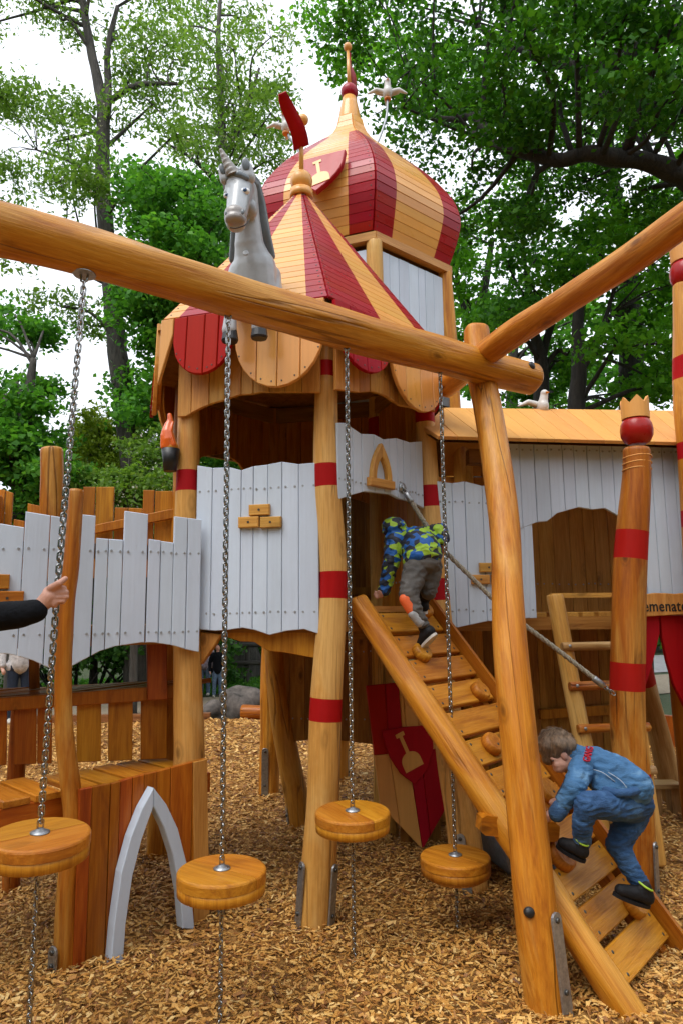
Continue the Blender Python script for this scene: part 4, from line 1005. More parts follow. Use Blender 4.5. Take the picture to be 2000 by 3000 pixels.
# far slope, gable beam, inner and lower walls
ri0, ri1 = PY(1297, 1199, 5.0), PY(2150, 1212, 5.15); back = V(.05, .62, -.36); mb = MB()
mb.add([ri0, ri1, ri1 + back, ri0 + back] + [q - V(0, 0, .03) for q in (ri0, ri1, ri1 + back, ri0 + back)], [(0, 1, 2, 3), (7, 6, 5, 4), (2, 6, 7, 3)]); mb.build('far_roof_slope', M['ochre_matt'], K)
mb = MB(); mb.box((-.05, -.04, 0), (.05, .04, 1.9)); mb.build('eave_beam', M['plank_brown'], K, zframe(V(.85, 4.50, 2.62), V(1, .1, 0), (0, 0, 1)))
mb = MB(); mb.box((-.05, -.04, 0), (.05, .04, 1.7)); mb.build('wall_beam', M['plank'], K, zframe(V(.62, 5.45, 2.62), V(1, .1, 0), (0, 0, 1)))
boards(K, (.9, 5.5), (2.7, 5.7), [(0, 3.0), (1.8, 3.0)], [(0, 1.5), (1.8, 1.5)], M['plank_pale'], edges=[.25, 1.78], px=False, rs=74, part='inner_wall', screws=(1.8, 2.7), wmax=.12)
boards(K, (.55, 5.42), (2.15, 5.6), [(0, 1.52), (1.6, 1.52)], [(0, .0), (1.6, .0)], M['plank_brown'], edges=[0, 1.72], px=False, rs=75, part='lower_wall', wmax=.13)
pxprism(K, 'ledger', (.55, 5.42), (2.15, 5.6), .03, [(1576,2078),(1860,2058),(1860,2088),(1576,2106)], M['plank'], .035)
pl0 = V(.60, 4.52, 1.552); planks(K, frame(pl0, V(1, .1, 0), (0, 0, 1)), 2.1, .88, 19, .028, M['plank_pale'], .028, 'floor_plank', rs=4)
mb = MB(); mb.box((-.042, -.03, 0), (.042, .03, 2.2)); mb.build('floor_beam', M['plank_pale'], K, zframe(V(.58, 4.545, 1.508), V(1, .1, 0), (0, 0, 1)))
pole('post', (2.62, 5.4, -.05), (2.6, 5.5, 2.9), .085, .075, M['honey'], K, rs=76)
pole('post', (1.0, 5.35, -.05), (.98, 5.4, 2.95), .085, .075, M['honey'], K, rs=77)

# signboard and the red curtain boards
SG = thing('name_sign', 'long pale wooden signboard lettered Kemenate above the red curtain', 'sign', tuple(PY(1930, 1775, 4.5)))
top = [(1815,1742),(1850,1738),(1885,1741),(1910,1737.5),(1940,1738),(1970,1740),(2000,1737),(2040,1741),(2075,1740)]; bot = [(2078,1798),(2040,1801),(2000,1800),(1960,1802),(1925,1804),(1890,1806),(1850,1807),(1812,1806)]
pxprism(SG, 'board', KA, KB, .062, top + bot, M['plank_pale'], .03)
d = (Vector(KB) - Vector(KA)).normalized(); off = Vector((d.y, -d.x)) * .0935; c = PV(1934, 1777, Vector(KA) + off, Vector(KB) + off)
Fm = Matrix((V(d.x, d.y, 0), V(0, 0, 1), V(d.y, -d.x, 0))).transposed().to_4x4(); Fm.translation = c
tm = text_mesh('lettering', 'Kemenate', .10, M['dark'], SG, Fm, .0015, 1.05); wd = max(v.co.x for v in tm.data.vertices) - min(v.co.x for v in tm.data.vertices)
for v_ in tm.data.vertices: v_.co.x *= .355 / wd
for px in ([(1868,1803),(1923,1803),(1924.5,1853),(1915,1895),(1898,1963),(1881,2014),(1866,2030),(1838,2040),(1838,1803)], [(1925.5,1803),(1932,1870),(1946,1938),(1966,2006),(1998,2071),(2030,2110),(2150,2140),(2150,1800)]):
    pxprism(K, 'curtain_board', KA, KB, .02, px, M['red_matt'], .03)

# ladder
LD = thing('log_ladder', 'log ladder with round rungs leaning under the arched opening of the walkway', 'ladder', tuple(PG(1790, 2540)))
la, lb = PY(1622, 1742, 4.40), PY(1778, 2545, 4.22); ra, rb = la + V(.44, .05, 0), lb + V(.30, .05, 0)
for a, b, rs in ((la, lb, 81), (ra, rb, 82)): log_pts('rail', [(*a, .054, 0), (*(a.lerp(b, .5)), .056, 1), (*b, .056, 2)], [M['pale']], LD, rs=rs, wob=.06)
for i, v in enumerate((1905, 2025, 2150, 2275)):
    t = (v - 1742) / (2545 - 1742); a = la.lerp(lb, t) + V(-.035, -.06, 0); b = ra.lerp(rb, t) + V(.05, -.06, 0)
    o = pole('rung', a, b, .027, .026, M['orange'] if i in (1, 2, 4) else M['grey_tan'], LD, rs=83 + i, wob=.08)
    mb = MB(); mb.lathe([(.010, 0), (.010, .004), (.004, .005)], 10); mb.build('bolt_head', M['steel'], o, zframe(a.lerp(b, .09) + V(0, -.026, .004), V(-.05, -1, 0)))
mb = MB(); mb.box((-.015, -.02, 0), (.015, .02, .46)); mb.build('top_board', M['plank_pale'], LD, zframe(la + V(-.01, .05, -.005), V(1, .1, 0), (0, 0, 1)))

# ------------------------------------------------------------------ crowned posts
def crown_post(label, path, radii, bands, mat, cu_, cv_, y, r, rs, rings=True):
    foot = PY(*path[0]); t = thing('crown_post', label, 'post', (foot.x, foot.y, 0), 'posts with a red ball and a crown')
    log('post', path, radii, mat, t, bands, rs=rs, wob=.05, seg=24)
    c = PY(cu_, cv_, y); B_ = Matrix.Translation(c)
    mb = MB(); mb.lathe([(.5*r, -.90*r), (.80*r, -.72*r), (.98*r, -.35*r), (1.02*r, .05*r), (.95*r, .45*r), (.80*r, .75*r), (.6*r, .9*r)], 28); mb.build('ball', M['red'], t, B_)
    n = 48; k = 6; zs = []; R1 = .86 * r; vs = []; h0, h1, h2 = .80*r, 1.75*r, 2.22*r
    for i in range(n):
        a = 2 * math.pi * i / n; f = abs(((i / n * k) % 1) - .5) * 2; z = h1 + (h2 - h1) * f
        ca, sa = math.cos(a), math.sin(a); vs += [(R1*ca, R1*sa, h0), (R1*1.02*ca, R1*1.02*sa, z), (R1*.8*ca, R1*.8*sa, z - .006), (R1*.8*ca, R1*.8*sa, h1 - .3*r)]
    fs = []
    for i in range(n):
        j = (i + 1) % n
        for q in range(3): fs.append((i*4 + q, j*4 + q, j*4 + q + 1, i*4 + q + 1))
    fs.append(tuple(i*4 for i in reversed(range(n)))); fs.append(tuple(i*4 + 3 for i in range(n)))
    mb = MB(); mb.add(vs, fs, 0, False); mb.build('crown', M['ochre_matt'], t, B_ @ Matrix.Rotation(.3, 4, 'Z'))
    if rings:
        for v in (1340, 1358, 1376):
            q = PY(1865 - (v - 1340) * .03, v, y); mb = MB(); mb.tube([(.0825 * math.cos(rad(i * 12)), .0825 * math.sin(rad(i * 12)), .004 * math.sin(rad(i * 24 + v))) for i in range(30)], .0035, 6, closed=True); mb.build('carved_ring', M['ochre_matt'], t, Matrix.Translation(q))
    return t
CP = crown_post('crowned log post with rope chained to it, in front of the ladder', [(1866, 2645, 4.05), (1851, 2296, 4.05), (1840, 2105, 4.05), (1837, 1849, 4.05), (1848, 1594, 4.05), (1863, 1403, 4.05), (1864, 1314, 4.05)], [.105, .1, .098, .096, .09, .083, .081], [(1556, 1639), (1941, 2022), (2258, 2334)], M['orange'], 1863, 1263, 4.05, .094, 91)
strap(CP, PY(1866, 2643, 4.05), PY(1851, 2296, 4.05), .105, (.75, -.66, 0), .34, .055)
crown_post('taller crowned log post piercing the ochre walkway roof at the right edge', [(2090, 2560, 4.42), (2065, 1900, 4.42), (2024, 1300, 4.42), (2014, 1000, 4.42), (2012, 834, 4.42)], [.1, .095, .095, .095, .092], [(1049, 1113), (1300, 1349), (1498, 1545), (1900, 1960)], M['honey'], 2008, 803, 4.42, .105, 92, False)

# rope from the tower to the crowned post
RT = thing('grab_rope', 'thick grey twisted rope sloping beside the ramp between steel end sleeves', 'rope', tuple(PY(1178, 1432, 4.16)))
pts = curve_pts([tuple(PY(*p_)) for p_ in ((1196,1457,4.15),(1245,1535,4.13),(1300,1612,4.11),(1390,1702,4.09),(1475,1785,4.06),(1560,1850,4.04),(1650,1918,4.02),(1752,1998,4.0))], 90)
for s in range(3):
    mb = MB(); o = []
    for i, p_ in enumerate(pts):
        t_ = (Vector(pts[min(i + 1, 89)]) - Vector(pts[max(i - 1, 0)])).normalized(); a = t_.orthogonal().normalized(); b = t_.cross(a); an = i * .95 + s * 2.094
        o.append(Vector(p_) + (a * math.cos(an) + b * math.sin(an)) * .0072)
    mb.tube(o, .0085, 7); mb.build('strand', M['rope'], RT)
for i0, i1 in ((0, 1), (89, 88)):
    a, b = Vector(pts[i0]), Vector(pts[i1]); d = (a - b).normalized(); mb = MB(); mb.lathe([(.017, -.035), (.019, -.03), (.019, .03), (.012, .036)], 16); mb.build('sleeve', M['steel'], RT, zframe(a, d))
    for k in range(3):
        F = zframe(a + d * (.045 + .024 * k), d) @ Matrix.Rotation(rad(90 * k), 4, 'Z'); link(bpy.data.objects.new('chain_link', LINK), RT, F)
q = PV(1178, 1430, Vector(VF) + Vector((.731, -.682)) * .056, Vector(VR) + Vector((.731, -.682)) * .056)
mb = MB(); mb.lathe([(.034, 0), (.034, .004), (.012, .008), (.012, .02)], 18); mb.build('anchor_plate', M['steel'], RT, zframe(q, (.731, -.682, 0)))

# heraldic shield leaning under the tower
SH = thing('shield_panel', 'large quartered red and ochre wooden shield with spade crest under the tower', 'shield', (.5, 4.86, 0))
SA, SB = (.10, 4.78), (.85, 4.93)
out = [(1070,2008),(1165,1995),(1275,1990),(1290,2210),(1303,2360),(1232,2484),(1110,2357),(1090,2200)]
def spoly(pts, mat, off=0.0, th=.03, par=SH, name='plank'): return pxprism(par, name, SA, SB, off, pts, mat, th)
R_, Y_ = M['red_matt'], M['ochre_matt']
spoly([(1072,2012),(1274,1994),(1288,2210),(1300,2358),(1232,2478),(1112,2355),(1092,2200)], M['plank_brown'], -.012, .01, name='backing')
for px, m_ in (([(1070,2008),(1123,2003),(1136,2206),(1094,2210)], R_), ([(1124,2003),(1163,1999),(1178,2202),(1137,2206)], R_),
    ([(1175,1998),(1215,1996),(1226,2196),(1190,2200)], Y_), ([(1216,1996),(1275,1990),(1289,2190),(1227,2196)], Y_), ([(1164,1999),(1174,1998),(1189,2200),(1179,2202)], Y_),
    ([(1094,2211),(1137,2207),(1166,2415),(1111,2357)], Y_), ([(1138,2207),(1189,2201),(1232,2484),(1167,2416)], Y_),
    ([(1190,2201),(1226,2197),(1255,2446),(1233,2484)], R_), ([(1227,2197),(1289,2191),(1303,2360),(1256,2445)], R_)): spoly(px, m_)
cr_px = [(1117,2140),(1180,2129),(1262,2124),(1266,2190),(1250,2250),(1212,2297),(1170,2265),(1140,2220),(1125,2180)]
CR = spoly(cr_px, R_, .034, .02, name='crest'); d = (Vector(SB) - Vector(SA)).normalized(); off = Vector((d.y, -d.x)) * .055; c = PV(1192, 2202, Vector(SA) + off, Vector(SB) + off)
mb = MB(); shovel_mesh(mb, .27, 0, Matrix.Rotation(rad(-24), 4, 'Y'), -.004, 0); mb.build('spade_emblem', Y_, CR, frame(c, (d.x, d.y, 0)))
mb = MB(); mb.box((-.04, .0, 0), (.04, .05, .5)); mb.build('prop', M['plank_brown'], SH, Matrix.Translation((.42, 4.95, -.02)))
mb = MB(); mb.box((-.04, .0, 0), (.04, .05, .5)); mb.build('prop', M['plank_brown'], SH, Matrix.Translation((.62, 5.0, -.02)))
# ------------------------------------------------------------------ footbridge on the left
BR = thing('footbridge', 'raised footbridge with crenellated pale grey board railing left of the tower', 'footbridge', (-1.5, 4.0, 0))
GA, GB = (-1.70, 3.50), (VL[0], VL[1] - .10)
def fence_list(parent, A, B, rows, bots, mat, th, off, screws, part, rs=1, smat=None, lean=0):
    A, B = Vector(A), Vector(B); d = (B - A).normalized(); nn = Vector((d.y, -d.x)) * off; A2, B2 = A + nn, B + nn; F = frame((A2.x, A2.y, 0), (d.x, d.y, 0))
    def cv(u, v): q = PV(u, v, A2, B2); return ((Vector((q.x, q.y)) - A2).dot(d), q.z)
    bt = [cv(*b) for b in bots]; s_a, s_b = cv(rows[0][0], 1700)[0], cv(rows[-1][1], 1700)[0]
    pm = MB()
    for z in screws: pm.box((s_a + .01, .001, z - .04), (s_b - .01, .035, z + .04))
    P = pm.build(part, M['plank_brown'], parent, F); sc = []; R = random.Random(rs)
    for u0, u1, v0, v1 in rows:
        (a, za), (b, zb) = cv(u0, v0), cv(u1, v1)
        board_obj(P, F, a + .002, b - .002, [(a, za), (b, zb)], bt, mat, th, 'board', .003, R.uniform(-.002, .002))
        for z in screws: sc += [(a + (b - a) * .2, z + R.uniform(-.004, .004)), (b - (b - a) * .2, z)]
    screwset(P, F, sc, th + .002, smat or M['screw_white']); return P
fence_list(BR, GA, GB, [(-330,-260,1520,1524),(-260,-190,1600,1606),(-190,-120,1606,1610),(-120,-62,1500,1510),(-62,0,1528,1535),(0,73,1535,1547),(75,149,1500,1512),(149,215,1512,1523),(215,281,1506,1513),(281,318,1577,1580),(318,361,1580,1583),(364,434,1498,1508),(434,470,1580,1585),(470,508,1586,1591),(509,549,1514,1519),(549,589,1519,1524)],
    [(-330,1935),(-150,1915),(-60,1911),(0,1913),(38,1917),(97,1934),(150,1959),(175,1968),(201,1956),(239,1935),(292,1907),(336,1893),(413,1882),(450,1882),(504,1890),(547,1903),(589,1912)], WH, .024, .035, (1.935, 1.50), 'railing', 5)
brick_motif(BR, [(-20, 1704), (22, 1753), (-62, 1753)], GA, GB, .062, .15, .072, M['plank'])
NA, NB = (-2.45, 4.62), (-1.05, 4.88)
fence_list(BR, NA, NB, [(-160,-80,1440,1440),(-80,-20,1425,1428),(-20,20,1430,1438),(21,42,1439,1446),(43,76,1522,1528),(84,132,1476,1486),(132,190,1482,1480),(190,246,1478,1478),(246,283,1428,1428),(284,338,1428,1428),(338,378,1488,1489),(378,420,1489,1491),(421,455,1437,1438),(456,508,1440,1440)], [(-160,1700),(508,1690)], M['plank'], .024, 0, (1.95,), 'far_railing', 6, M['screw'])
pxprism(BR, 'brace_rail', NA, NB, .05, [(276,1541),(510,1492),(510,1520),(276,1566)], M['plank'], .04)
log('post', [(155, 1700, 4.55), (152, 1500, 4.55), (155, 1400, 4.55), (153, 1313, 4.55)], [.072, .074, .072, .07], M['orange'], BR, rs=101, wob=.07)
planks(BR, frame((GA[0] - .5, GA[1] - .2 + .06, 1.50), (GB[0] - GA[0], GB[1] - GA[1], 0)), 1.5, .95, 12, .03, M['plank_brown'], .012, 'deck_plank', rs=7)
for yo in (.06, .8):
    mb = MB(); mb.box((-.035, -.03, 0), (.035, .03, 1.5)); dd = V(GB[0] - GA[0], GB[1] - GA[1], 0).normalized(); mb.build('bearer', M['plank_brown'], BR, zframe(V(GA[0] - .5, GA[1] - .2 + .06, 1.462) + V(-dd.y, dd.x, 0) * yo, dd, (0, 0, 1)))
pole('post', (-2.15, 3.35, -.05), (-2.12, 3.42, 2.2), .06, .055, M['orange'], BR, rs=102); pole('post', (-2.35, 4.5, -.05), (-2.35, 4.55, 2.4), .07, .06, M['orange'], BR, rs=103)

# ------------------------------------------------------------------ stepped platform with the pointed grey arch
SPF = thing('stepped_platform', 'two-step orange plank platform with pointed pale grey arch in its front', 'platform', (-1.1, 3.7, 0))
QA, QB = (-1.236, 3.361), (-.746, 3.889); qd = (Vector(QB) - Vector(QA)).normalized(); qi = Vector((-qd.y, qd.x))
boards(SPF, QA, QB, [(228,2311),(265,2303),(319,2293),(347,2286),(383,2275),(417,2266),(453,2258),(495,2247),(558,2230),(599,2220)],
    [(170,2850),(228,2845),(326,2815),(331,2700),(346,2570),(382,2450),(434,2345),(480,2430),(510,2550),(527,2650),(531,2718),(605,2690)], M['plank_red'], .024, rs=8, wmax=.14, part='front_panel', batten=False)
pxprism(SPF, 'front_board', QA, QB, .001, [(559,2231),(600,2221),(607,2688),(562,2706)], M['plank_pale'], .027)
for px in ([(433.4,2303),(400,2362),(367,2445),(339,2549),(318,2700),(307,2826),(344,2815),(352,2700),(372,2560),(400,2450),(433.4,2358)], [(434.6,2303),(472,2352),(505,2422),(530,2520),(547,2640),(553,2714),(519,2711),(511,2610),(491,2500),(465,2420),(434.6,2358)]):
    pxprism(SPF, 'arch_frame', QA, QB, .03, px, WH, .055)
lg = log('post', [(190, 2855, 3.36), (200, 2600, 3.36), (217, 2417, 3.37), (208, 2302, 3.37), (189, 2130, 3.37), (185, 1957, 3.37), (191, 1850, 3.37), (198, 1750, 3.37), (211, 1658, 3.37), (219, 1530, 3.37), (224, 1434, 3.37)], [.05, .048, .046, .044, .042, .04, .039, .038, .038, .037, .035], M['orange'], SPF, rs=111, wob=.07)
bracket(SPF, PY(153, 2850, 3.31), (0, 0, 1), (-.5, -.85, 0), .11, .052)
bracket(SPF, (-.66, 3.90, 0), (0, 0, 1), (.8, -.4, 0), .3, .05)
def plan_planks(parent, P0, P1, dirv, dep, n, z, th, mat, gap=.02, rs=0, name='deck_plank'):
    """planks side by side from plan point P0 to P1, each running dep metres along dirv; top at z"""
    P0, P1, dv = Vector(P0), Vector(P1), Vector(dirv).normalized(); R = random.Random(rs); e = (P1 - P0); L_ = e.length; e.normalize()
    w = L_ / n
    for i in range(n):
        a = P0 + e * (i * w + gap / 2); b = P0 + e * ((i + 1) * w - gap / 2); zz = z + R.uniform(-.004, .004); j = R.uniform(-.015, .015)
        X = (e - dv * e.dot(dv)).normalized(); mid = (a + b) / 2 + dv * j
        Fm = Matrix(((X.x, 0, dv.x, mid.x), (X.y, 0, dv.y, mid.y), (0, -1 if False else 0, 0, zz), (0, 0, 0, 1)))
        yv = V(dv.x, dv.y, 0).cross(V(X.x, X.y, 0)); Fm = Matrix((V(X.x, X.y, 0), yv, V(dv.x, dv.y, 0))).transposed().to_4x4(); Fm.translation = V(mid.x, mid.y, zz)
        s = -1 if yv.z > 0 else 1
        def loc(q, t=0): r = q - mid; return (r.dot(X), r.dot(dv) + t)
        pl = [loc(a), loc(b), loc(b, dep), loc(a, dep)]
        if area(pl) < 0: pl.reverse()
        mb = MB(); y0, y1 = (-th, 0)
        if yv.z > 0:   # local y points up: flip so the chamfered face is the top
            Fm = Matrix((V(-X.x, -X.y, 0), -yv, V(dv.x, dv.y, 0))).transposed().to_4x4(); Fm.translation = V(mid.x, mid.y, zz); pl = [(-x, zq) for x, zq in pl]
            if area(pl) < 0: pl.reverse()
        mb.prism(pl, 0, th, 0, None, .005); mb.build(name, mat, parent, Fm)
plan_planks(SPF, Vector(QA) + qd * .03, Vector(QB), qi, .50, 5, .765, .03, M['plank'], .025, 3)
plan_planks(SPF, Vector(QA) - qd * .75 + qi * .13, Vector(QA) - qd * .02 + qi * .13, qi, .42, 5, .765, .032, M['plank'], .025, 4)
mb = MB(); mb.box((-.05, -.03, 0), (.05, .03, .95)); mb.build('front_beam', M['plank_red'], SPF, zframe(V(*(Vector(QA) - qd * .85 + qi * .17), .682), V(*qd, 0), (0, 0, 1)))
mb = MB(); mb.box((-.05, -.03, 0), (.05, .03, .75)); mb.build('front_beam', M['plank_red'], SPF, zframe(V(*(Vector(QA) + qi * .04), .682), V(*qd, 0), (0, 0, 1)))
S0, S1 = (-1.86, 3.73), (-.99, 4.08)
def cvS(u, v): return (u, v)
for u0, u1, m_ in ((-60, 22, 'plank_red'), (42, 109, 'plank_red'), (111, 154, 'plank_red'), (226, 297, 'plank'), (318, 389, 'plank'), (413, 490, 'plank_red')):
    pxprism(SPF, 'slat', S0, S1, -.03, [(u0, 2062 - u0 * .05), (u1, 2062 - u1 * .05), (u1 - 1, 2240 - u1 * .04), (u0 - 1, 2240 - u0 * .04)], M[m_], .026)
pxprism(SPF, 'upper_beam', S0, S1, .0, [(-60,2047),(512,2006),(512,2045),(-60,2086)], M['plank_red'], .04)
plan_planks(SPF, S0, (S1[0] - .24, S1[1] - .09), (.5, .866), .74, 6, 1.172, .03, M['plank_wet'], .02, 5)
plan_planks(SPF, (-2.5, 3.47), S0, (.5, .866), .74, 5, 1.172, .03, M['plank'], .02, 6)
mb = MB(); mb.box((-.045, -.02, 0), (.045, .02, 1.1)); mb.build('rear_beam', M['plank_brown'], SPF, zframe(V(-2.1, 4.1, 1.1), V(.93, .37, 0), (0, 0, 1)))
pxprism(SPF, 'upright', S0, S1, .045, [(429,1872),(487,1872),(490,2047),(432,2050)], M['plank_red'], .035)
pxprism(SPF, 'upright', S0, S1, -.3, [(86,1925),(116,1940),(118,2015),(87,2018)], M['plank_red'], .04)
log_pts('post', [(-1.95, 4.25, -.05, .05, 0), (-1.95, 4.25, 1.1, .05, 1)], [M['orange']], SPF, rs=113); log_pts('post', [(-.98, 4.35, -.05, .05, 0), (-.98, 4.3, 1.1, .05, 1)], [M['orange']], SPF, rs=114)
log_pts('post', [(-1.9, 3.7, -.05, .05, 0), (-1.9, 3.7, 1.1, .05, 1)], [M['orange']], SPF, rs=115)
# a few chips lying on the deck
TC = thing('torch', 'carved orange wooden flame in a black bucket fixed on the left tower post', 'torch', tuple(PY(499, 1381, 3.90)))
c = PY(499, 1381, 3.90); mb = MB(); mb.lathe([(.036, 0), (.054, .132), (.048, .134), (.046, .125)], 20); mb.build('bucket', M['black'], TC, Matrix.Translation(c))
fl = [PY(497, 1310, 3.90), PY(494, 1290, 3.89), PY(491, 1268, 3.89), PY(495, 1247, 3.90), PY(500, 1232, 3.90), PY(498, 1216, 3.90)]
grow('flame', [('c', fl[0], .045, fl[1], .042), ('c', fl[1], .042, fl[2], .036), ('c', fl[2], .036, fl[3], .027), ('c', fl[3], .025, fl[4], .018), ('c', fl[4], .018, fl[5], .014), ('c', fl[0] + V(.025, -.022, .01), .022, fl[2] + V(.022, -.02, .0), .012), ('c', fl[2] + V(.022, -.02, 0), .012, fl[3] + V(.03, -.01, .02), .005), ('c', fl[0] + V(-.024, -.02, .0), .024, fl[2] + V(-.024, -.02, -.02), .012), ('c', fl[2] + V(-.024, -.02, -.02), .012, fl[3] + V(-.026, -.012, -.02), .005)], M['flame'], TC, .005, 4)
mb = MB(); mb.lathe([(.045, .115), (.044, .15), (.036, .17), (.02, .172)], 18); mb.build('flame_base', M['flame_y'], TC, Matrix.Translation(c))
# ------------------------------------------------------------------ unicorn figure on the roof edge
def E_(c, r, rot=None): return ('e', c, r, rot) if rot is not None else ('e', c, r)
UN = thing('unicorn_figure', 'grey painted unicorn figure with dark mane looking out from the tent roof', 'unicorn', tuple(PY(750, 860, 3.62)))
def u_(u, v, y): return PY(u, v, y)
yaw_h = Matrix.Rotation(rad(-16), 3, 'Y')
HY = 3.40
sh = [('c', u_(752, 860, 3.68), .125, u_(746, 790, 3.66), .128), ('c', u_(746, 790, 3.66), .125, u_(731, 720, 3.60), .085), ('c', u_(731, 720, 3.60), .085, u_(728, 640, 3.56), .066), ('c', u_(728, 640, 3.56), .066, u_(716, 560, 3.50), .075),
      ('e', u_(702, 548, 3.44), (.082, .09, .085)), ('c', u_(704, 556, 3.42), .07, u_(694, 625, 3.33), .056), ('e', u_(691, 640, 3.31), (.060, .062, .058)), ('e', u_(692, 658, 3.315), (.052, .055, .035)), ('e', u_(738, 612, 3.47), (.035, .05, .05)),
      ('c', u_(780, 860, 3.70), .10, u_(790, 810, 3.72), .07), ('c', u_(700, 860, 3.66), .08, u_(708, 800, 3.64), .075), ('e', u_(720, 556, 3.41), (.026, .03, .022)), ('e', u_(668, 566, 3.42), (.024, .03, .022))]
grow('body', sh, M['uni_grey'], UN, .008, 8)
mz = grow('muzzle', [('e', u_(689.5, 628, 3.285), (.058, .052, .046)), ('e', u_(690, 643, 3.277), (.056, .050, .034))], M['uni_muzzle'], UN, .007, 4)
sh = [('c', u_(690, 512, 3.40), .03, u_(712, 508, 3.42), .036), ('c', u_(712, 508, 3.42), .04, u_(744, 540, 3.54), .042), ('c', u_(744, 540, 3.54), .04, u_(760, 600, 3.60), .04), ('c', u_(760, 600, 3.60), .04, u_(772, 680, 3.66), .042), ('c', u_(772, 680, 3.66), .042, u_(793, 750, 3.72), .03), ('c', u_(690, 512, 3.37), .022, u_(664, 530, 3.40), .024), ('c', u_(664, 530, 3.41), .022, u_(662, 552, 3.45), .016),
      ('c', u_(698, 512, 3.36), .024, u_(722, 522, 3.37), .02), ('c', u_(690, 660, 3.60), .025, u_(686, 760, 3.68), .03)]
grow('mane', sh, M['uni_mane'], UN, .008, 4)
a, b = u_(684, 512, 3.37), u_(647, 438, 3.34); mb = MB(); n = 46; pts = []; rr = []
for i in range(n): t = i / (n - 1); pts.append(a.lerp(b, t) + V(.001 * math.sin(t * 30), .001 * math.cos(t * 30), 0)); rr.append((.030 * (1 - t) + .009) * (1 + .035 * math.sin(t * 60)))
mb.tube(pts, rr, 14); mb.build('horn', M['uni_horn'], UN)
def ear(b, tip, w):
    b, tip = Vector(b), Vector(tip); grow('ear', [('c', b, w, b.lerp(tip, .5), w * .85), ('c', b.lerp(tip, .5), w * .85, tip, w * .22)], M['uni_grey'], UN, .005, 3)
    mb = MB(); q = b.lerp(tip, .48) + V(0, -w * .86, 0); mb.ball((0, 0, 0), 1, 12, 8, 0, zframe(q, tip - b) @ Matrix.Diagonal((w * .55, w * .25, (tip - b).length * .36, 1))); mb.build('ear_inside', M['uni_mane'], UN)
ear(u_(728, 520, 3.40), u_(718, 464, 3.385), .040); ear(u_(661, 526, 3.40), u_(648, 482, 3.39), .030)
def eye(c, r, look):
    c = Vector(c); look = Vector(look).normalized(); mb = MB(); mb.ball((0, 0, 0), r, 16, 10, 0, None, (1.25, .7, .85)); o = mb.build('eye', M['eye_white'], UN, Matrix.Translation(c))
    mb = MB(); mb.ball((0, 0, 0), r * .56, 12, 8, 0, None, (1, .5, 1)); mb.ball((0, -r * .16, 0), r * .28, 10, 6, 1, None, (1, .6, 1)); mb.build('iris', [M['eye_blue'], M['dark']], o, Matrix.Translation(c + look * r * .52))
eye(u_(718.5, 560, 3.340), .022, (.1, -1, 0)); eye(u_(667, 573, 3.365), .018, (-.3, -1, 0))
for u, v, y in ((712, 621, 3.238), (664.5, 624, 3.252)):
    mb = MB(); mb.ball((0, 0, 0), .012, 12, 8, 0, None, (.75, .5, 1.25)); mb.build('nostril', M['uni_mane'], UN, Matrix.Translation(u_(u, v, y)))
pts = [u_(676, 667, 3.262), u_(690, 668.5, 3.258), u_(706, 665, 3.258), u_(722, 657, 3.272), u_(732, 643, 3.31)]
mb = MB(); mb.tube([Vector(p_) for p_ in curve_pts([tuple(p_) for p_ in pts], 12)], .0032, 6); mb.build('mouth_line', M['dark'], UN)
mb = MB(); mb.lathe([(.017, 0), (.017, .004), (.012, .006)], 16); mb.build('bolt_cap', M['uni_grey'], UN, zframe(u_(721, 742, 3.512), (-.05, -1, .25)))
for (ua, va), (ub, vb), (uc, vc), yy in (((690, 850), (676, 925), (673, 968), 3.56), ((762, 860), (759, 930), (759, 958), 3.52)):
    grow('foreleg', [('c', u_(ua, va, 3.62), .06, u_(ub, vb, yy), .036), ('c', u_(ub, vb, yy), .034, u_(uc, vc, yy), .042)], M['uni_grey'], UN, .008, 4)
    mb = MB(); hp = u_(uc + 1, vc + 35, yy); mb.lathe([(.042, 0), (.047, .012), (.039, .066), (.035, .07)], 12, smooth=False); mb.build('hoof', M['black'], UN, Matrix.Translation(hp) @ Matrix.Diagonal((1, .9, 1, 1)))

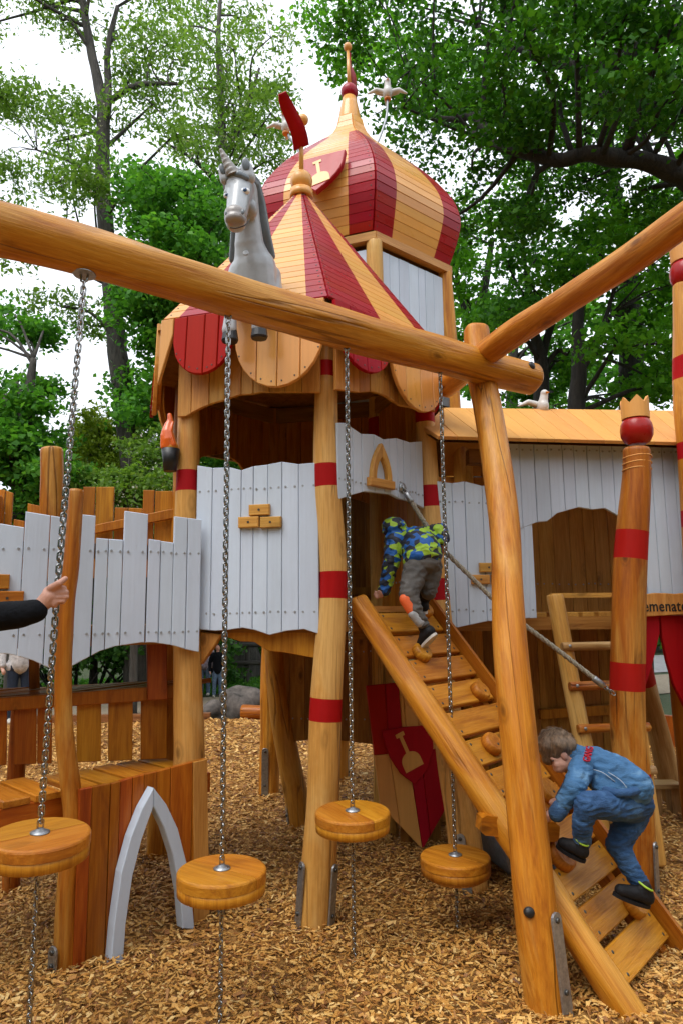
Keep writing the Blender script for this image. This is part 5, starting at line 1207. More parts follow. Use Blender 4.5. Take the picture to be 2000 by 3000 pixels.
# ------------------------------------------------------------------ birds
def bird(label, c, s, wire=None, fold=False, head=(0, -1, 0)):
    c = Vector(c); t = thing('bird_figure', label, 'bird figure', c)
    h = Vector(head)
    grow('body', [('e', c, (.055*s, .075*s, .075*s)), ('c', c + V(0, -.02, .03)*s, .045*s, c + h*.03*s + V(0, 0, .095)*s, .036*s), ('e', c + h*.035*s + V(0, 0, .115)*s, (.036*s, .04*s, .036*s)), ('c', c + V(0, .05, -.02)*s, .04*s, c + V(0, .15, -.03)*s, .02*s)], M['figure_white'], t, .006 * s, 4)
    for sg in (-1, 1):
        if fold and sg > 0: continue
        a = c + V(sg*.04, .01, .02)*s; m = c + V(sg*.13, .01, .045)*s; e = c + V(sg*.22, .02, .01)*s
        F = Matrix.Identity(3)
        grow('wing', [('c', a, .028*s, m, .026*s), ('c', m, .026*s, e, .012*s), ('c', a + V(0, .045, 0)*s, .02*s, m + V(0, .05, 0)*s, .014*s)], M['figure_white'], t, .006 * s, 3)
    hd = c + h*.07*s + V(0, 0, .112)*s
    mb = MB(); mb.lathe([(.013*s, 0), (.002*s, .04*s)], 8); mb.build('beak', M['beak'], t, zframe(hd, h + V(0, 0, -.2)))
    for sg in (-1, 1):
        mb = MB(); mb.ball((0, 0, 0), .006*s, 8, 6); side = h.cross(V(0, 0, 1)).normalized(); mb.build('eye', M['dark'], t, Matrix.Translation(c + h*.056*s + side*sg*.022*s + V(0, 0, .125)*s))
    if wire:
        mb = MB(); mb.tube([Vector(p_) for p_ in curve_pts([tuple(p_) for p_ in wire], 20)], .011, 8); mb.build('wire', M['steel'], t)
        mb = MB(); mb.lathe([(.03, -.075), (.034, -.06)], 12); mb.build('foot_disc', M['beak'], t, Matrix.Translation(c))
    return t
y1 = 6.0; c1 = PY(1134, 272, y1); bird('white bird with spread wings on a curved wire right of the spire', c1, .85, [PY(1104, 421, y1), PY(1118, 385, y1), PY(1131, 340, y1), PY(1134, 292, y1)])
y2 = 5.75; c2 = PY(838, 372, y2); bird('white bird on a wire half hidden behind the red flag', c2, .8, [PY(884, 462, y2), PY(868, 430, y2), PY(850, 405, y2), PY(842, 388, y2)], head=(-.4, -.9, 0))
c3 = PY(1588, 1190, 4.98); b3 = bird('white bird with one wing out sitting on the ochre walkway roof', c3, .8, fold=True, head=(.35, -.93, 0))
# ------------------------------------------------------------------ people
def C_(a, r0, b, r1): return ('c', PY(*a), r0, PY(*b), r1)
def EL(a, r, rot=None): return ('e', PY(*a), r) if rot is None else ('e', PY(*a), r, rot)
RY = lambda d: Matrix.Rotation(rad(d), 3, 'Y')
# boy in denim climbing the lower ramp
D = thing('person', 'boy in blue denim jacket and jeans bending forward while climbing the lower ramp', 'person', tuple(PY(1853, 2650, 3.2)))
body = [EL((1632, 2196, 3.47), (.078, .085, .088)), C_((1634, 2205, 3.44), .066, (1641, 2236, 3.41), .044), EL((1627, 2240, 3.385), (.014, .016, .016)), EL((1634, 2252, 3.40), (.026, .03, .018)), EL((1626, 2222, 3.395), (.03, .02, .012)),
        C_((1655, 2216, 3.44), .046, (1690, 2232, 3.42), .052), C_((1640, 2372, 3.22), .024, (1604, 2392, 3.235), .022), EL((1594, 2398, 3.245), (.028, .026, .018)),
        C_((1648, 2345, 3.5), .022, (1618, 2352, 3.5), .02), C_((1705, 2455, 3.21), .03, (1700, 2482, 3.21), .03), C_((1872, 2585, 3.27), .03, (1884, 2622, 3.25), .03)]
for k, (du, dv) in enumerate(((-13, -4), (-15, 1), (-14, 6), (-10, 10))): body.append(C_((1594 + du * .3, 2398 + dv, 3.235), .0095, (1594 + du, 2402 + dv, 3.235), .008)); body.append(C_((1594 + du, 2402 + dv, 3.235), .008, (1594 + du + 1, 2409 + dv, 3.25), .0075))
body.append(C_((1600, 2394, 3.225), .010, (1592, 2384, 3.215), .0085))
body += [C_((1690, 2232, 3.42), .05, (1740, 2246, 3.38), .05), C_((1740, 2246, 3.38), .05, (1858, 2335, 3.29), .05), C_((1705, 2250, 3.32), .03, (1680, 2312, 3.19), .025), C_((1680, 2312, 3.19), .025, (1640, 2372, 3.22), .022), C_((1740, 2246, 3.38), .03, (1705, 2250, 3.32), .03), C_((1740, 2246, 3.40), .03, (1706, 2240, 3.48), .03), C_((1706, 2240, 3.48), .025, (1672, 2310, 3.52), .022), C_((1672, 2310, 3.52), .022, (1648, 2345, 3.5), .02),
    C_((1858, 2348, 3.29), .035, (1718, 2358, 3.16), .025), C_((1718, 2358, 3.16), .025, (1705, 2455, 3.21), .022), C_((1858, 2350, 3.33), .04, (1806, 2474, 3.30), .03), C_((1806, 2474, 3.30), .03, (1872, 2585, 3.27), .025)]
grow('body', body, M['skin'], D, .0065, 4)
mb = MB(); mb.ball((0, 0, 0), 1, 14, 10, 0, Matrix.Diagonal((.016, .012, .026, 1))); mb.build('ear', M['skin'], D, Matrix.Translation(PY(1650, 2213, 3.375)) @ Matrix.Rotation(rad(-25), 4, 'Y'))
for u, v in ((1618, 2229),):
    mb = MB(); mb.ball((0, 0, 0), .0045, 8, 6); mb.build('eye', M['dark'], D, Matrix.Translation(PY(u, v, 3.377)))
hs = [EL((1627, 2186, 3.475), (.088, .093, .085)), EL((1645, 2190, 3.47), (.07, .088, .072)), C_((1610, 2190, 3.43), .055, (1604, 2222, 3.43), .032), C_((1635, 2185, 3.40), .05, (1626, 2210, 3.40), .028), C_((1658, 2185, 3.43), .052, (1672, 2207, 3.44), .036)]
Rr = random.Random(5)
for i in range(46):
    a = Rr.uniform(0, 6.28); e = Rr.uniform(.1, 1.3); c = PY(1629, 2190, 3.475); n = V(math.cos(a) * math.cos(e), math.sin(a) * math.cos(e), math.sin(e)); p0 = c + V(n.x * .085, n.y * .09, n.z * .083)
    hs.append(('c', p0, .012, p0 + V(-.018 - Rr.random() * .02, -.012, -.016) + n * .006, .004))
grow('hair', hs, M['hair'], D, .0055, 2)
hs2 = MB(); c0 = PY(1630, 2188, 3.475)
for i in range(520):
    a = Rr.uniform(0, 6.28); e = Rr.uniform(-.35, 1.45); n = V(math.cos(a) * math.cos(e), math.sin(a) * math.cos(e), math.sin(e))
    if n.y > .5 and n.z < .3: continue
    if n.x < -.2 and n.z < -.05: continue
    p0 = c0 + V(n.x * .090, n.y * .094, n.z * .086); fl_ = (V(-.35, -.25, -.55) - n * n.dot(V(-.35, -.25, -.55))); fl_ = fl_.normalized() if fl_.length > .05 else V(-1, 0, 0)
    fl_ = (fl_ + V(Rr.uniform(-.4, .4), Rr.uniform(-.4, .4), Rr.uniform(-.3, .3))).normalized(); L_ = Rr.uniform(.02, .042)
    hs2.tube([p0 - n * .003, p0 + fl_ * L_ * .5 + n * .005, p0 + fl_ * L_ + n * .001], [.0016, .0013, .0004], 3, cap=False)
tag(hs2.build('hair_strands', M['hair'], D), kind='stuff')
jk = [C_((1850, 2303, 3.265), .092, (1800, 2276, 3.32), .098), C_((1800, 2274, 3.33), .100, (1735, 2246, 3.38), .092), C_((1735, 2240, 3.40), .088, (1697, 2226, 3.43), .062), EL((1770, 2300, 3.3), (.07, .085, .05)),
      C_((1703, 2250, 3.30), .058, (1680, 2312, 3.19), .049), C_((1680, 2312, 3.19), .047, (1636, 2374, 3.215), .036), C_((1706, 2240, 3.48), .056, (1672, 2310, 3.52), .045), C_((1672, 2310, 3.52), .045, (1646, 2345, 3.5), .034), C_((1690, 2215, 3.43), .052, (1676, 2210, 3.43), .050)]
grow('jacket', jk, M['denim_jacket'], D, .0065, 3, fold=.006, ff=(20, 20, 34))
grow('jacket_waistband', [C_((1772, 2314, 3.215), .016, (1805, 2324, 3.172), .018), C_((1805, 2324, 3.172), .018, (1842, 2323, 3.168), .019), C_((1842, 2323, 3.168), .019, (1872, 2314, 3.20), .020), C_((1872, 2314, 3.20), .020, (1890, 2304, 3.28), .021)], M['denim_jeans'], D, .005, 2)
grow('cuff', [C_((1640, 2368, 3.212), .039, (1629, 2383, 3.218), .038)], M['denim_jeans'], D, .006, 2)
jn = [EL((1860, 2352, 3.30), (.080, .09, .068)), C_((1852, 2356, 3.28), .076, (1800, 2360, 3.22), .067), C_((1800, 2360, 3.22), .067, (1718, 2358, 3.14), .056), C_((1716, 2358, 3.14), .053, (1705, 2405, 3.16), .046), C_((1705, 2405, 3.16), .046, (1704, 2462, 3.2), .040),
      C_((1860, 2364, 3.35), .076, (1808, 2474, 3.30), .055), C_((1808, 2472, 3.30), .053, (1836, 2530, 3.28), .045), C_((1836, 2530, 3.28), .045, (1876, 2590, 3.26), .038)]
grow('jeans', jn, M['denim_jeans'], D, .0065, 2, fold=.006, ff=(18, 18, 40))
def shoe(parent, heel, toe, up, sole_m=M['sole'], upper=M['shoe'], w=.036, trim=None):
    heel, toe, up = Vector(heel), Vector(toe), Vector(up).normalized(); m = heel.lerp(toe, .5); d = (toe - heel).normalized(); up = (up - d * up.dot(d)).normalized()
    o = grow('shoe', [('c', heel + up * .018, w * .98, m + up * .018, w * 1.0), ('c', m + up * .014, w, toe + up * .006, w * .82), ('c', heel + up * .02, w * .95, heel.lerp(toe, .2) + up * .055, w * .9)], upper, parent, .006, 3)
    d = (toe - heel).normalized(); F = zframe(m - up * .014, up, d); mb = MB(); L_ = (toe - heel).length / 2 + w * .86; n = 24; pts = []
    for i in range(n): a = 2 * math.pi * i / n; x = L_ * math.cos(a); pts.append((x, w * .90 * math.sin(a) * (1 + .10 * math.cos(a)), 0))
    vs = [(x, y, -.011) for x, y, _ in pts] + [(x, y, .004) for x, y, _ in pts]; mb.add(vs, [tuple(range(n)), tuple(reversed(range(n, 2*n)))] + [(i, (i+1) % n, n + (i+1) % n, n + i) for i in range(n)]); mb.build('sole', sole_m, o, F)
    if trim: mb = MB(); cc = heel.lerp(toe, .2) + up * .062; Ft = zframe(cc, up, d); mb.tube([(w * .98 * math.cos(rad(i * 20)), w * .92 * math.sin(rad(i * 20)), .006 * math.cos(rad(i * 20))) for i in range(18)], .0045, 6, closed=True); mb.build('trim', trim, o, Ft)
    return o
shoe(D, PY(1700, 2504, 3.20), PY(1648, 2474, 3.24), RN * .9 + V(0, 0, .3), M['shoe'], w=.032, trim=M['lime'])
shoe(D, PY(1890, 2640, 3.24), PY(1815, 2612, 3.23), V(.1, -.1, 1), M['shoe'], w=.033, trim=M['lime'])
# red felt letters and seams on the jacket
c = PY(1722, 2207, 3.30); c = PY(1728, 2203, 3.335)
tx = (PY(1712, 2205, 3.33) - PY(1722, 2205, 3.33)); Fm = Matrix((PY(1724, 2190, 3.36) - PY(1718, 2225, 3.30), V(0, 0, 0), V(0, 0, 0))).transposed()
X = (PY(1728, 2188, 3.40) - PY(1718, 2226, 3.30)).normalized(); Zn = V(-.15, -.72, .68); Zn = (Zn - X * Zn.dot(X)).normalized(); Yv = Zn.cross(X); Fm = Matrix((X, Yv, Zn)).transposed().to_4x4(); Fm.translation = PY(1722, 2209, 3.298)
text_mesh('felt_letters', 'GANG', .046, M['red_felt'], D, Fm, .003)
def seam(pts, r=.0022): mb = MB(); mb.tube([Vector(p_) for p_ in curve_pts([tuple(PY(*q)) for q in pts], 14)], r, 5); mb.build('seam', M['stitch'], D)
seam([(1706, 2240, 3.298), (1700, 2262, 3.262), (1686, 2300, 3.200), (1664, 2335, 3.192), (1642, 2364, 3.197)])
seam([(1710, 2240, 3.295), (1730, 2252, 3.280), (1765, 2264, 3.248), (1800, 2290, 3.226)])
seam([(1704, 2250, 3.236), (1728, 2232, 3.30), (1744, 2212, 3.34)], .0018)
seam([(1780, 2262, 3.226), (1815, 2285, 3.190), (1835, 2308, 3.172)], .0018)
# boy in the patterned jacket at the top of the ramp
B = thing('person', 'child in blue and green camouflage jacket stooping through the tower door', 'person', tuple(PY(1240, 1880, 3.86)))
grow('body', [EL((1154, 1566, 4.19), (.052, .065, .05)), C_((1160, 1566, 4.19), .03, (1185, 1580, 4.14), .04), C_((1124, 1728, 4.05), .022, (1114, 1742, 4.05), .02), EL((1106, 1742, 4.045), (.022, .018, .016)), C_((1104, 1738, 4.04), .009, (1096, 1732, 4.03), .007), C_((1102, 1743, 4.04), .009, (1095, 1741, 4.03), .007), C_((1104, 1748, 4.04), .009, (1098, 1749, 4.03), .007), C_((1107, 1750, 4.04), .008, (1102, 1753, 4.03), .007), C_((1112, 1738, 4.03), .009, (1108, 1730, 4.02), .007),
    C_((1296, 1582, 4.02), .022, (1296, 1598, 4.06), .02), EL((1294, 1604, 4.08), (.02, .022, .022)), C_((1290, 1606, 4.06), .009, (1286, 1612, 4.09), .008), C_((1294, 1610, 4.06), .009, (1290, 1617, 4.09), .008), C_((1298, 1612, 4.06), .009, (1295, 1620, 4.09), .008), C_((1302, 1613, 4.07), .008, (1300, 1620, 4.09), .008), C_((1300, 1600, 4.06), .009, (1304, 1606, 4.09), .008),
    C_((1185, 1578, 4.14), .045, (1228, 1598, 4.05), .05), C_((1228, 1598, 4.05), .05, (1246, 1660, 3.97), .05), C_((1228, 1598, 4.06), .03, (1262, 1562, 4.10), .025), C_((1262, 1562, 4.10), .025, (1288, 1556, 4.05), .022), C_((1288, 1556, 4.05), .022, (1296, 1582, 4.02), .02), C_((1185, 1580, 4.12), .03, (1156, 1584, 4.08), .028), C_((1156, 1584, 4.08), .026, (1146, 1646, 4.05), .022), C_((1146, 1646, 4.05), .022, (1124, 1728, 4.05), .02),
    C_((1246, 1660, 3.97), .04, (1194, 1744, 3.86), .03), C_((1194, 1744, 3.86), .03, (1240, 1830, 3.85), .022), C_((1250, 1660, 3.97), .04, (1256, 1728, 3.98), .03), C_((1256, 1728, 3.98), .03, (1236, 1764, 4.05), .022)], M['skin'], B, .007, 3)
grow('jacket', [C_((1238, 1622, 3.98), .112, (1226, 1596, 4.05), .116), C_((1226, 1594, 4.05), .112, (1194, 1588, 4.14), .088), C_((1212, 1640, 3.96), .07, (1228, 1610, 4.0), .09), EL((1153, 1547, 4.12), (.076, .085, .068)), C_((1150, 1566, 4.13), .055, (1172, 1578, 4.13), .055), C_((1262, 1562, 4.10), .052, (1288, 1556, 4.05), .048), C_((1288, 1556, 4.05), .047, (1299, 1580, 4.02), .036), C_((1156, 1584, 4.08), .062, (1146, 1646, 4.05), .052), C_((1146, 1646, 4.05), .050, (1124, 1730, 4.06), .037), EL((1236, 1628, 3.97), (.116, .11, .055))], M['camo'], B, .0065, 2, fold=.007, ff=(16, 16, 26))
grow('trousers', [EL((1243, 1652, 3.97), (.095, .10, .075)), C_((1216, 1668, 3.94), .074, (1196, 1744, 3.86), .057), C_((1196, 1744, 3.86), .054, (1214, 1786, 3.84), .046), C_((1214, 1786, 3.84), .044, (1238, 1828, 3.84), .036), C_((1260, 1664, 3.98), .070, (1254, 1732, 3.98), .050)], M['trouser'], B, .006, 2, fold=.006, ff=(17, 17, 34))
grow('orange_panel', [C_((1187, 1756, 3.836), .037, (1203, 1786, 3.826), .031)], M['orange_patch'], B, .006, 3)
grow('grey_panel', [C_((1209, 1798, 3.822), .030, (1229, 1824, 3.826), .028)], M['pale_patch'], B, .006, 3)
grow('sock', [C_((1240, 1828, 3.85), .032, (1243, 1850, 3.86), .031)], M['shoe'], B, .007, 3); grow('sock', [C_((1250, 1728, 4.0), .046, (1236, 1764, 4.05), .036)], M['shoe'], B, .007, 3)
shoe(B, PY(1262, 1858, 3.83), PY(1236, 1886, 3.88), V(-.45, .35, .75), M['sole'], w=.036)
shoe(B, PY(1240, 1786, 4.03), PY(1232, 1782, 4.14), V(0, 0, 1), M['sole'], w=.034)

# adult at the left edge holding the chain: only the arm reaches into the picture
A_ = thing('person', 'adult arm in dark jacket reaching in from the left to grip the chain', 'person', (-1.9, 2.3, 0))
hand = [C_((104, 1788, 2.53), .029, (124, 1772, 2.545), .027), ('c', PY(124, 1772, 2.545), .029, PY(146, 1748, 2.55), .031), EL((150, 1741, 2.552), (.034, .020, .034), RY(-40)), EL((160, 1766, 2.55), (.016, .018, .020)), EL((153, 1722, 2.55), (.016, .016, .016)),
        C_((150, 1724, 2.536), .0150, (174, 1709, 2.525), .0130), C_((174, 1709, 2.525), .0126, (192, 1695, 2.54), .0102)]
for (u0, v0), (u1, v1), (u2, v2), r in (((166, 1724), (189, 1722), (188, 1727), .0092), ((166, 1737), (196, 1735), (194, 1740), .0094), ((164, 1750), (196, 1748.5), (192, 1753), .0090), ((160, 1763), (188, 1761.5), (185, 1765), .0080)):
    hand += [C_((u0, v0, 2.545), r * 1.15, (u1, v1, 2.548), r), C_((u1, v1, 2.548), r, (u2, v2, 2.59), r * .95), C_((u2, v2, 2.59), r * .9, (u2 - 22, v2 + 2, 2.592), r * .85)]
hd_ = V(-1.92, 2.32, 1.66)
hand += [('e', hd_, (.078, .095, .115)), ('c', hd_ + V(0, -.02, -.06), .06, hd_ + V(0, -.05, -.095), .045), ('e', hd_ + V(0, -.105, -.015), (.014, .02, .022)), ('c', hd_ + V(0, .01, -.09), .055, hd_ + V(0, .02, -.18), .06),
         ('c', (-2.2, 2.38, .98), .03, (-2.2, 2.34, .90), .032), ('e', (-2.2, 2.33, .86), (.022, .04, .05)), ('c', (-2.2, 2.31, .83), .012, (-2.19, 2.29, .76), .01), ('c', (-2.2, 2.33, .82), .012, (-2.19, 2.32, .74), .01), ('c', (-2.2, 2.35, .82), .012, (-2.19, 2.35, .75), .01), ('c', (-2.2, 2.37, .83), .011, (-2.19, 2.38, .77), .009), ('c', (-2.2, 2.30, .87), .012, (-2.18, 2.27, .82), .01)]
hand += [C_((104, 1788, 2.53), .028, (-60, 1812, 2.48), .03), ('c', PY(-60, 1812, 2.48), .03, PY(-175, 1830, 2.44), .035), ('c', PY(-175, 1830, 2.44), .035, (-1.74, 2.30, 1.40), .045), ('c', (-1.74, 2.31, 1.40), .045, (-2.1, 2.33, 1.38), .045), ('c', hd_ + V(0, .02, -.16), .05, (-1.92, 2.33, 1.0), .10), ('c', (-2.1, 2.34, 1.38), .04, (-2.2, 2.40, 1.14), .035), ('c', (-2.2, 2.40, 1.14), .035, (-2.2, 2.38, .97), .03)]
grow('body', hand, M['skin'], A_, .0042, 2)
el = PY(-175, 1830, 2.44)
grow('jacket', [C_((-60, 1812, 2.48), .057, (60, 1800, 2.52), .052), C_((60, 1800, 2.52), .051, (104, 1790, 2.53), .045), ('c', el, .06, PY(-60, 1812, 2.48), .057), ('c', el, .06, (-1.72, 2.30, 1.40), .075), ('c', (-1.78, 2.31, 1.40), .09, (-2.06, 2.33, 1.40), .09), ('c', (-1.92, 2.32, 1.36), .15, (-1.92, 2.33, .95), .165), ('c', (-1.83, 2.32, .95), .13, (-2.01, 2.33, .95), .13), ('c', (-2.1, 2.34, 1.38), .075, (-2.2, 2.40, 1.14), .058), ('c', (-2.2, 2.40, 1.14), .055, (-2.2, 2.38, .96), .042), ('c', hd_ + V(0, .02, -.15), .072, hd_ + V(0, .02, -.22), .09)], M['black_cloth'], A_, .010, 4)
grow('trousers', [('c', (-1.92, 2.33, .95), .15, (-1.92, 2.33, .86), .145), ('c', (-1.83, 2.33, .86), .088, (-1.82, 2.30, .48), .062), ('c', (-1.82, 2.30, .48), .062, (-1.82, 2.34, .10), .048), ('c', (-2.01, 2.33, .86), .088, (-2.03, 2.31, .48), .062), ('c', (-2.03, 2.31, .48), .062, (-2.03, 2.35, .10), .048)], M['navy'], A_, .012, 4)
grow('hair', [('e', hd_ + V(0, .015, .03), (.088, .10, .10)), ('c', hd_ + V(0, .06, 0), .07, hd_ + V(0, .06, -.08), .055)], M['hair'], A_, .010, 2)
for x in (-1.82, -2.03): shoe(A_, (x, 2.37, .045), (x, 2.19, .035), (0, 0, 1), w=.045)

# people in the background
def far_person(label, x, y, h, jm, tm, hat=None, bag=None, turn=0.0):
    t = thing('person', label, 'person', (x, y, 0), 'visitors on the path'); s = h; o = V(x, y, 0); ca, sa = math.cos(turn), math.sin(turn)
    def p(a, b, c): return o + V(a * ca - b * sa, a * sa + b * ca, c) * s
    grow('body', [('c', p(0, 0, .82), .04*s, p(0, 0, .55), .06*s), ('c', p(-.1, 0, .77), .03*s, p(.1, 0, .77), .03*s)] + [q for sg in (-1, 1) for q in (('c', p(sg*.1, 0, .77), .03*s, p(sg*.15, .02, .64), .025*s), ('c', p(sg*.15, .02, .64), .025*s, p(sg*.15, -.02, .50), .018*s))] + [('e', p(0, 0, .93), (.047*s, .055*s, .066*s)), ('c', p(0, 0, .88), .03*s, p(0, .005, .82), .034*s), ('e', p(0, -.058, .925), (.008*s,)*3)] + [q for sg in (-1, 1) for q in (('c', p(sg*.15, -.02, .50), .016*s, p(sg*.14, -.05, .46), .016*s), ('e', p(sg*.135, -.055, .45), (.016*s, .02*s, .024*s)))], M['skin'], t, .008, 2)
    grow('jacket', [('c', p(-.075, 0, .79), .055*s, p(.075, 0, .79), .055*s), ('c', p(0, 0, .77), .088*s, p(0, 0, .52), .10*s), ('c', p(-.05, 0, .5), .07*s, p(.05, 0, .5), .07*s)] + [q for sg in (-1, 1) for q in (('c', p(sg*.105, 0, .79), .042*s, p(sg*.15, .02, .64), .036*s), ('c', p(sg*.15, .02, .64), .035*s, p(sg*.145, -.03, .51), .026*s))], jm, t, .010, 3)
    grow('trousers', [('c', p(-.04, 0, .5), .075*s, p(.04, 0, .5), .075*s)] + [q for sg in (-1, 1) for q in (('c', p(sg*.052, 0, .48), .056*s, p(sg*.058, -.01, .27), .042*s), ('c', p(sg*.058, -.01, .27), .04*s, p(sg*.06, .01, .05), .034*s))], tm, t, .010, 3)
    grow('hair' if hat is None else 'hood', [('e', p(0, .014, .945), (.056*s, .06*s, .064*s)), ('c', p(0, .02, .93), .05*s, p(0, .03, .85), .045*s)], hat or M['hair'], t, .010, 2)
    for sg in (-1, 1):
        sx = p(sg*.06, .012, .022); grow('shoe', [('c', sx, .028*s, p(sg*.062, -.07, .018), .022*s)], M['sole'], t, .008, 2)
    return t
far_person('person in white quilted jacket and dark jeans standing beyond the footbridge', -4.9, 10.6, 1.68, M['puffer'], M['navy'], turn=.5)
far_person('person in pale pink jacket standing on the sandy path', -2.72, 13.8, 1.12, M['pink_cloth'], M['jeans_far'], M['pink_cloth'])
far_person('child in black hooded jacket and pale jeans standing on the sandy path', -2.42, 13.5, 1.0, M['black_cloth'], M['jeans_far'], M['black_cloth'], turn=.2)
# ------------------------------------------------------------------ background bits at ground level
def boulder(label, c, r, rs):
    R = random.Random(rs); mb = MB(); mb.ball((0, 0, 0), 1, 22, 14); ph = [(R.uniform(1.2, 3.2), R.uniform(0, 6), R.uniform(-1, 1), R.uniform(-1, 1), R.uniform(-1, 1)) for _ in range(9)]; o = []
    for x, y, z in mb.v:
        k = 1 + .09 * sum(math.sin(f * (x*a + y*b + z*c_) * 1.8 + p_) for f, p_, a, b, c_ in ph) / 1.5; o.append((x*k*r[0], y*k*r[1], z*k*r[2]))
    mb.v = o; return tag(mb.build('boulder', M['rock'], None, Matrix.Translation(c)), label, 'boulder')
boulder('large grey boulder on the edge of the chip bed', (-1.62, 11.2, .16), (.40, .34, .34), 3)
boulder('small dark boulder left of the large grey one', (-2.02, 11.05, .06), (.2, .18, .18), 4)
lg = thing('edging_log', 'honey-coloured log edging the chips beside the boulder', 'log', (-1.0, 10.6, 0)); pole('log', (-1.55, 10.75, .10), (-.35, 10.62, .09), .11, .10, M['orange'], lg, rs=7, wob=.06)
lg = thing('edging_log', 'dark plank edging the chips behind the stepped platform', 'log', (-3.4, 10.5, 0)); mb = MB(); mb.box((-.06, -.05, 0), (.06, .05, 2.9)); mb.build('plank', M['plank_wet'], lg, zframe((-4.9, 10.5, .06), (2.9, .12, .0)))
FN = thing('rail_fence', 'weathered log rail fence in the dark wood behind the path', 'fence', (-2, 16, 0))
for x in (-4.5, -2.2, .2): pole('post', (x, 16, -.1), (x, 16, 1.0), .07, .065, M['bark'], FN, rs=int(x * 10))
for z in (.45, .85): pole('rail', (-4.7, 15.92, z), (.5, 15.92, z + .03), .055, .05, M['bark'], FN, rs=int(z * 100))
PS = thing('palisade', 'low brown board edging at the far right of the chips', 'edging', (4, 8.4, 0)); R = random.Random(3)
for i in range(12):
    a = V(2.75 + i * .36, 8.5 - i * .10 - i * i * .012, 0); mb = MB(); hh = .40 + R.uniform(-.03, .03); mb.prism([(-.17, -.05), (.17, -.05), (.17, hh), (-.17, hh + R.uniform(-.02, .02))], -.05, 0, 0, None, .006); mb.build('board', M['plank_red'] if i % 2 else M['plank_brown'], PS, frame(a, (1, -.28 - i * .07, 0)))
LG = thing('leaning_leg', 'tan leaning log leg with steel strap behind the crowned post', 'log', tuple(PG(1978, 2365)))
log('log', [(1978, 2368, 5.9), (1935, 2180, 5.8), (1890, 2000, 5.72), (1850, 1840, 5.65), (1822, 1720, 5.6)], [.09, .085, .08, .078, .075], M['grey_tan'], LG, [(1940, 2006)], rs=9)
bracket(LG, PY(1996, 2366, 5.82), (-.1, 0, 1), (.5, -.85, 0), .28, .05)
ST = thing('low_step', 'small tan plank step on blocks behind the crowned post', 'step', tuple(PG(1950, 2355)))
a = PY(1895, 2305, 5.6); mb = MB(); mb.prism([(-.08, 0), (.08, 0), (.08, .26), (-.08, .24)], -.035, 0, 0, None, .004); Fm = Matrix((V(0, 1, 0), V(0, 0, -1), V(1, 0, 0))).transposed().to_4x4()
if Fm.determinant() < 0: Fm = Matrix((V(0, -1, 0), V(0, 0, -1), V(1, 0, 0))).transposed().to_4x4()
Fm.translation = a; mb.build('tread', M['grey_tan'], ST, Fm)
for dx in (.05, .19): mb = MB(); mb.box((-.03, -.05, -a.z - .02), (.03, .05, -.001)); mb.build('block', M['grey_tan'], ST, Matrix.Translation(a + V(dx, 0, 0)))

# house far behind the trees
HS = thing('house', 'cream rendered house with grey tiled roof half hidden by trees', 'house', (-11, 30, 0)); c = PY(330, 1300, 30)
hx0, hx1, hy, hz = -13.6, -8.9, 30, 8.5
mb = MB(); mb.box((hx0, hy, 0), (hx1, hy + 7, hz)); mb.build('wall', M['plaster'], HS)
mb = MB(); rp_ = [(hx0 - .5, hy - .5, hz - .15), (hx1 + .5, hy - .5, hz - .15), (hx1 + .5, hy + 3.5, hz + 1.9), (hx0 - .5, hy + 3.5, hz + 1.9), (hx1 + .5, hy + 7.5, hz - .15), (hx0 - .5, hy + 7.5, hz - .15)]
mb.add(rp_ + [(x, y, z - .15) for x, y, z in rp_], [(0, 1, 2, 3), (3, 2, 4, 5), (6, 9, 8, 7), (9, 11, 10, 8), (0, 6, 7, 1), (4, 10, 11, 5)]); rf_ = mb.build('roof', M['tiles'], HS)
mb = MB(); mb.box((-10.6, hy + 3, hz + 1.8), (-10.0, hy + 3.6, hz + 3.4)); mb.build('chimney', M['plaster'], rf_)
for wx in (-13.6, -11.9, -10.2):
    for wz in (1.2, 4.6):
        mb = MB(); mb.box((wx, hy - .05, wz), (wx + .95, hy + .05, wz + 1.5)); wf = mb.build('window', M['figure_white'], HS)
        for k in (0, 1): mb = MB(); mb.box((wx + .07 + k * .43, hy - .06, wz + .07), (wx + .45 + k * .43, hy - .045, wz + 1.43)); mb.build('pane', M['glass'], wf)

# ------------------------------------------------------------------ trees
def leaf_mesh(name, C, L, W, mat, up=.9, rs=0, lo=0., hi=1., droop=0.0):
    g = np.random.default_rng(rs); n = len(C)
    nr = g.normal(0, 1, (n, 3)) * .75; nr[:, 2] += up; nr /= np.linalg.norm(nr, axis=1)[:, None]
    ax = g.normal(0, 1, (n, 3)); ax[:, 2] -= droop; ax -= nr * (ax * nr).sum(1)[:, None]; ax /= np.linalg.norm(ax, axis=1)[:, None] + 1e-9
    b = np.cross(nr, ax); s = g.uniform(.6, 1.35, n)[:, None]; l = L * s / 2; w_ = W * s / 2
    k = g.uniform(-.3, .3, n)[:, None]
    v = np.stack([C - ax * l, C + b * w_ + ax * l * k + nr * l * .12, C + ax * l - nr * l * .15, C - b * w_ + ax * l * k + nr * l * .12], 1).reshape(-1, 3)
    f = np.arange(n * 4).reshape(n, 4); r = np.repeat(g.beta(2, 2, n) * (hi - lo) + lo, 4)
    return npmesh(name, v, f, mat, r, True)
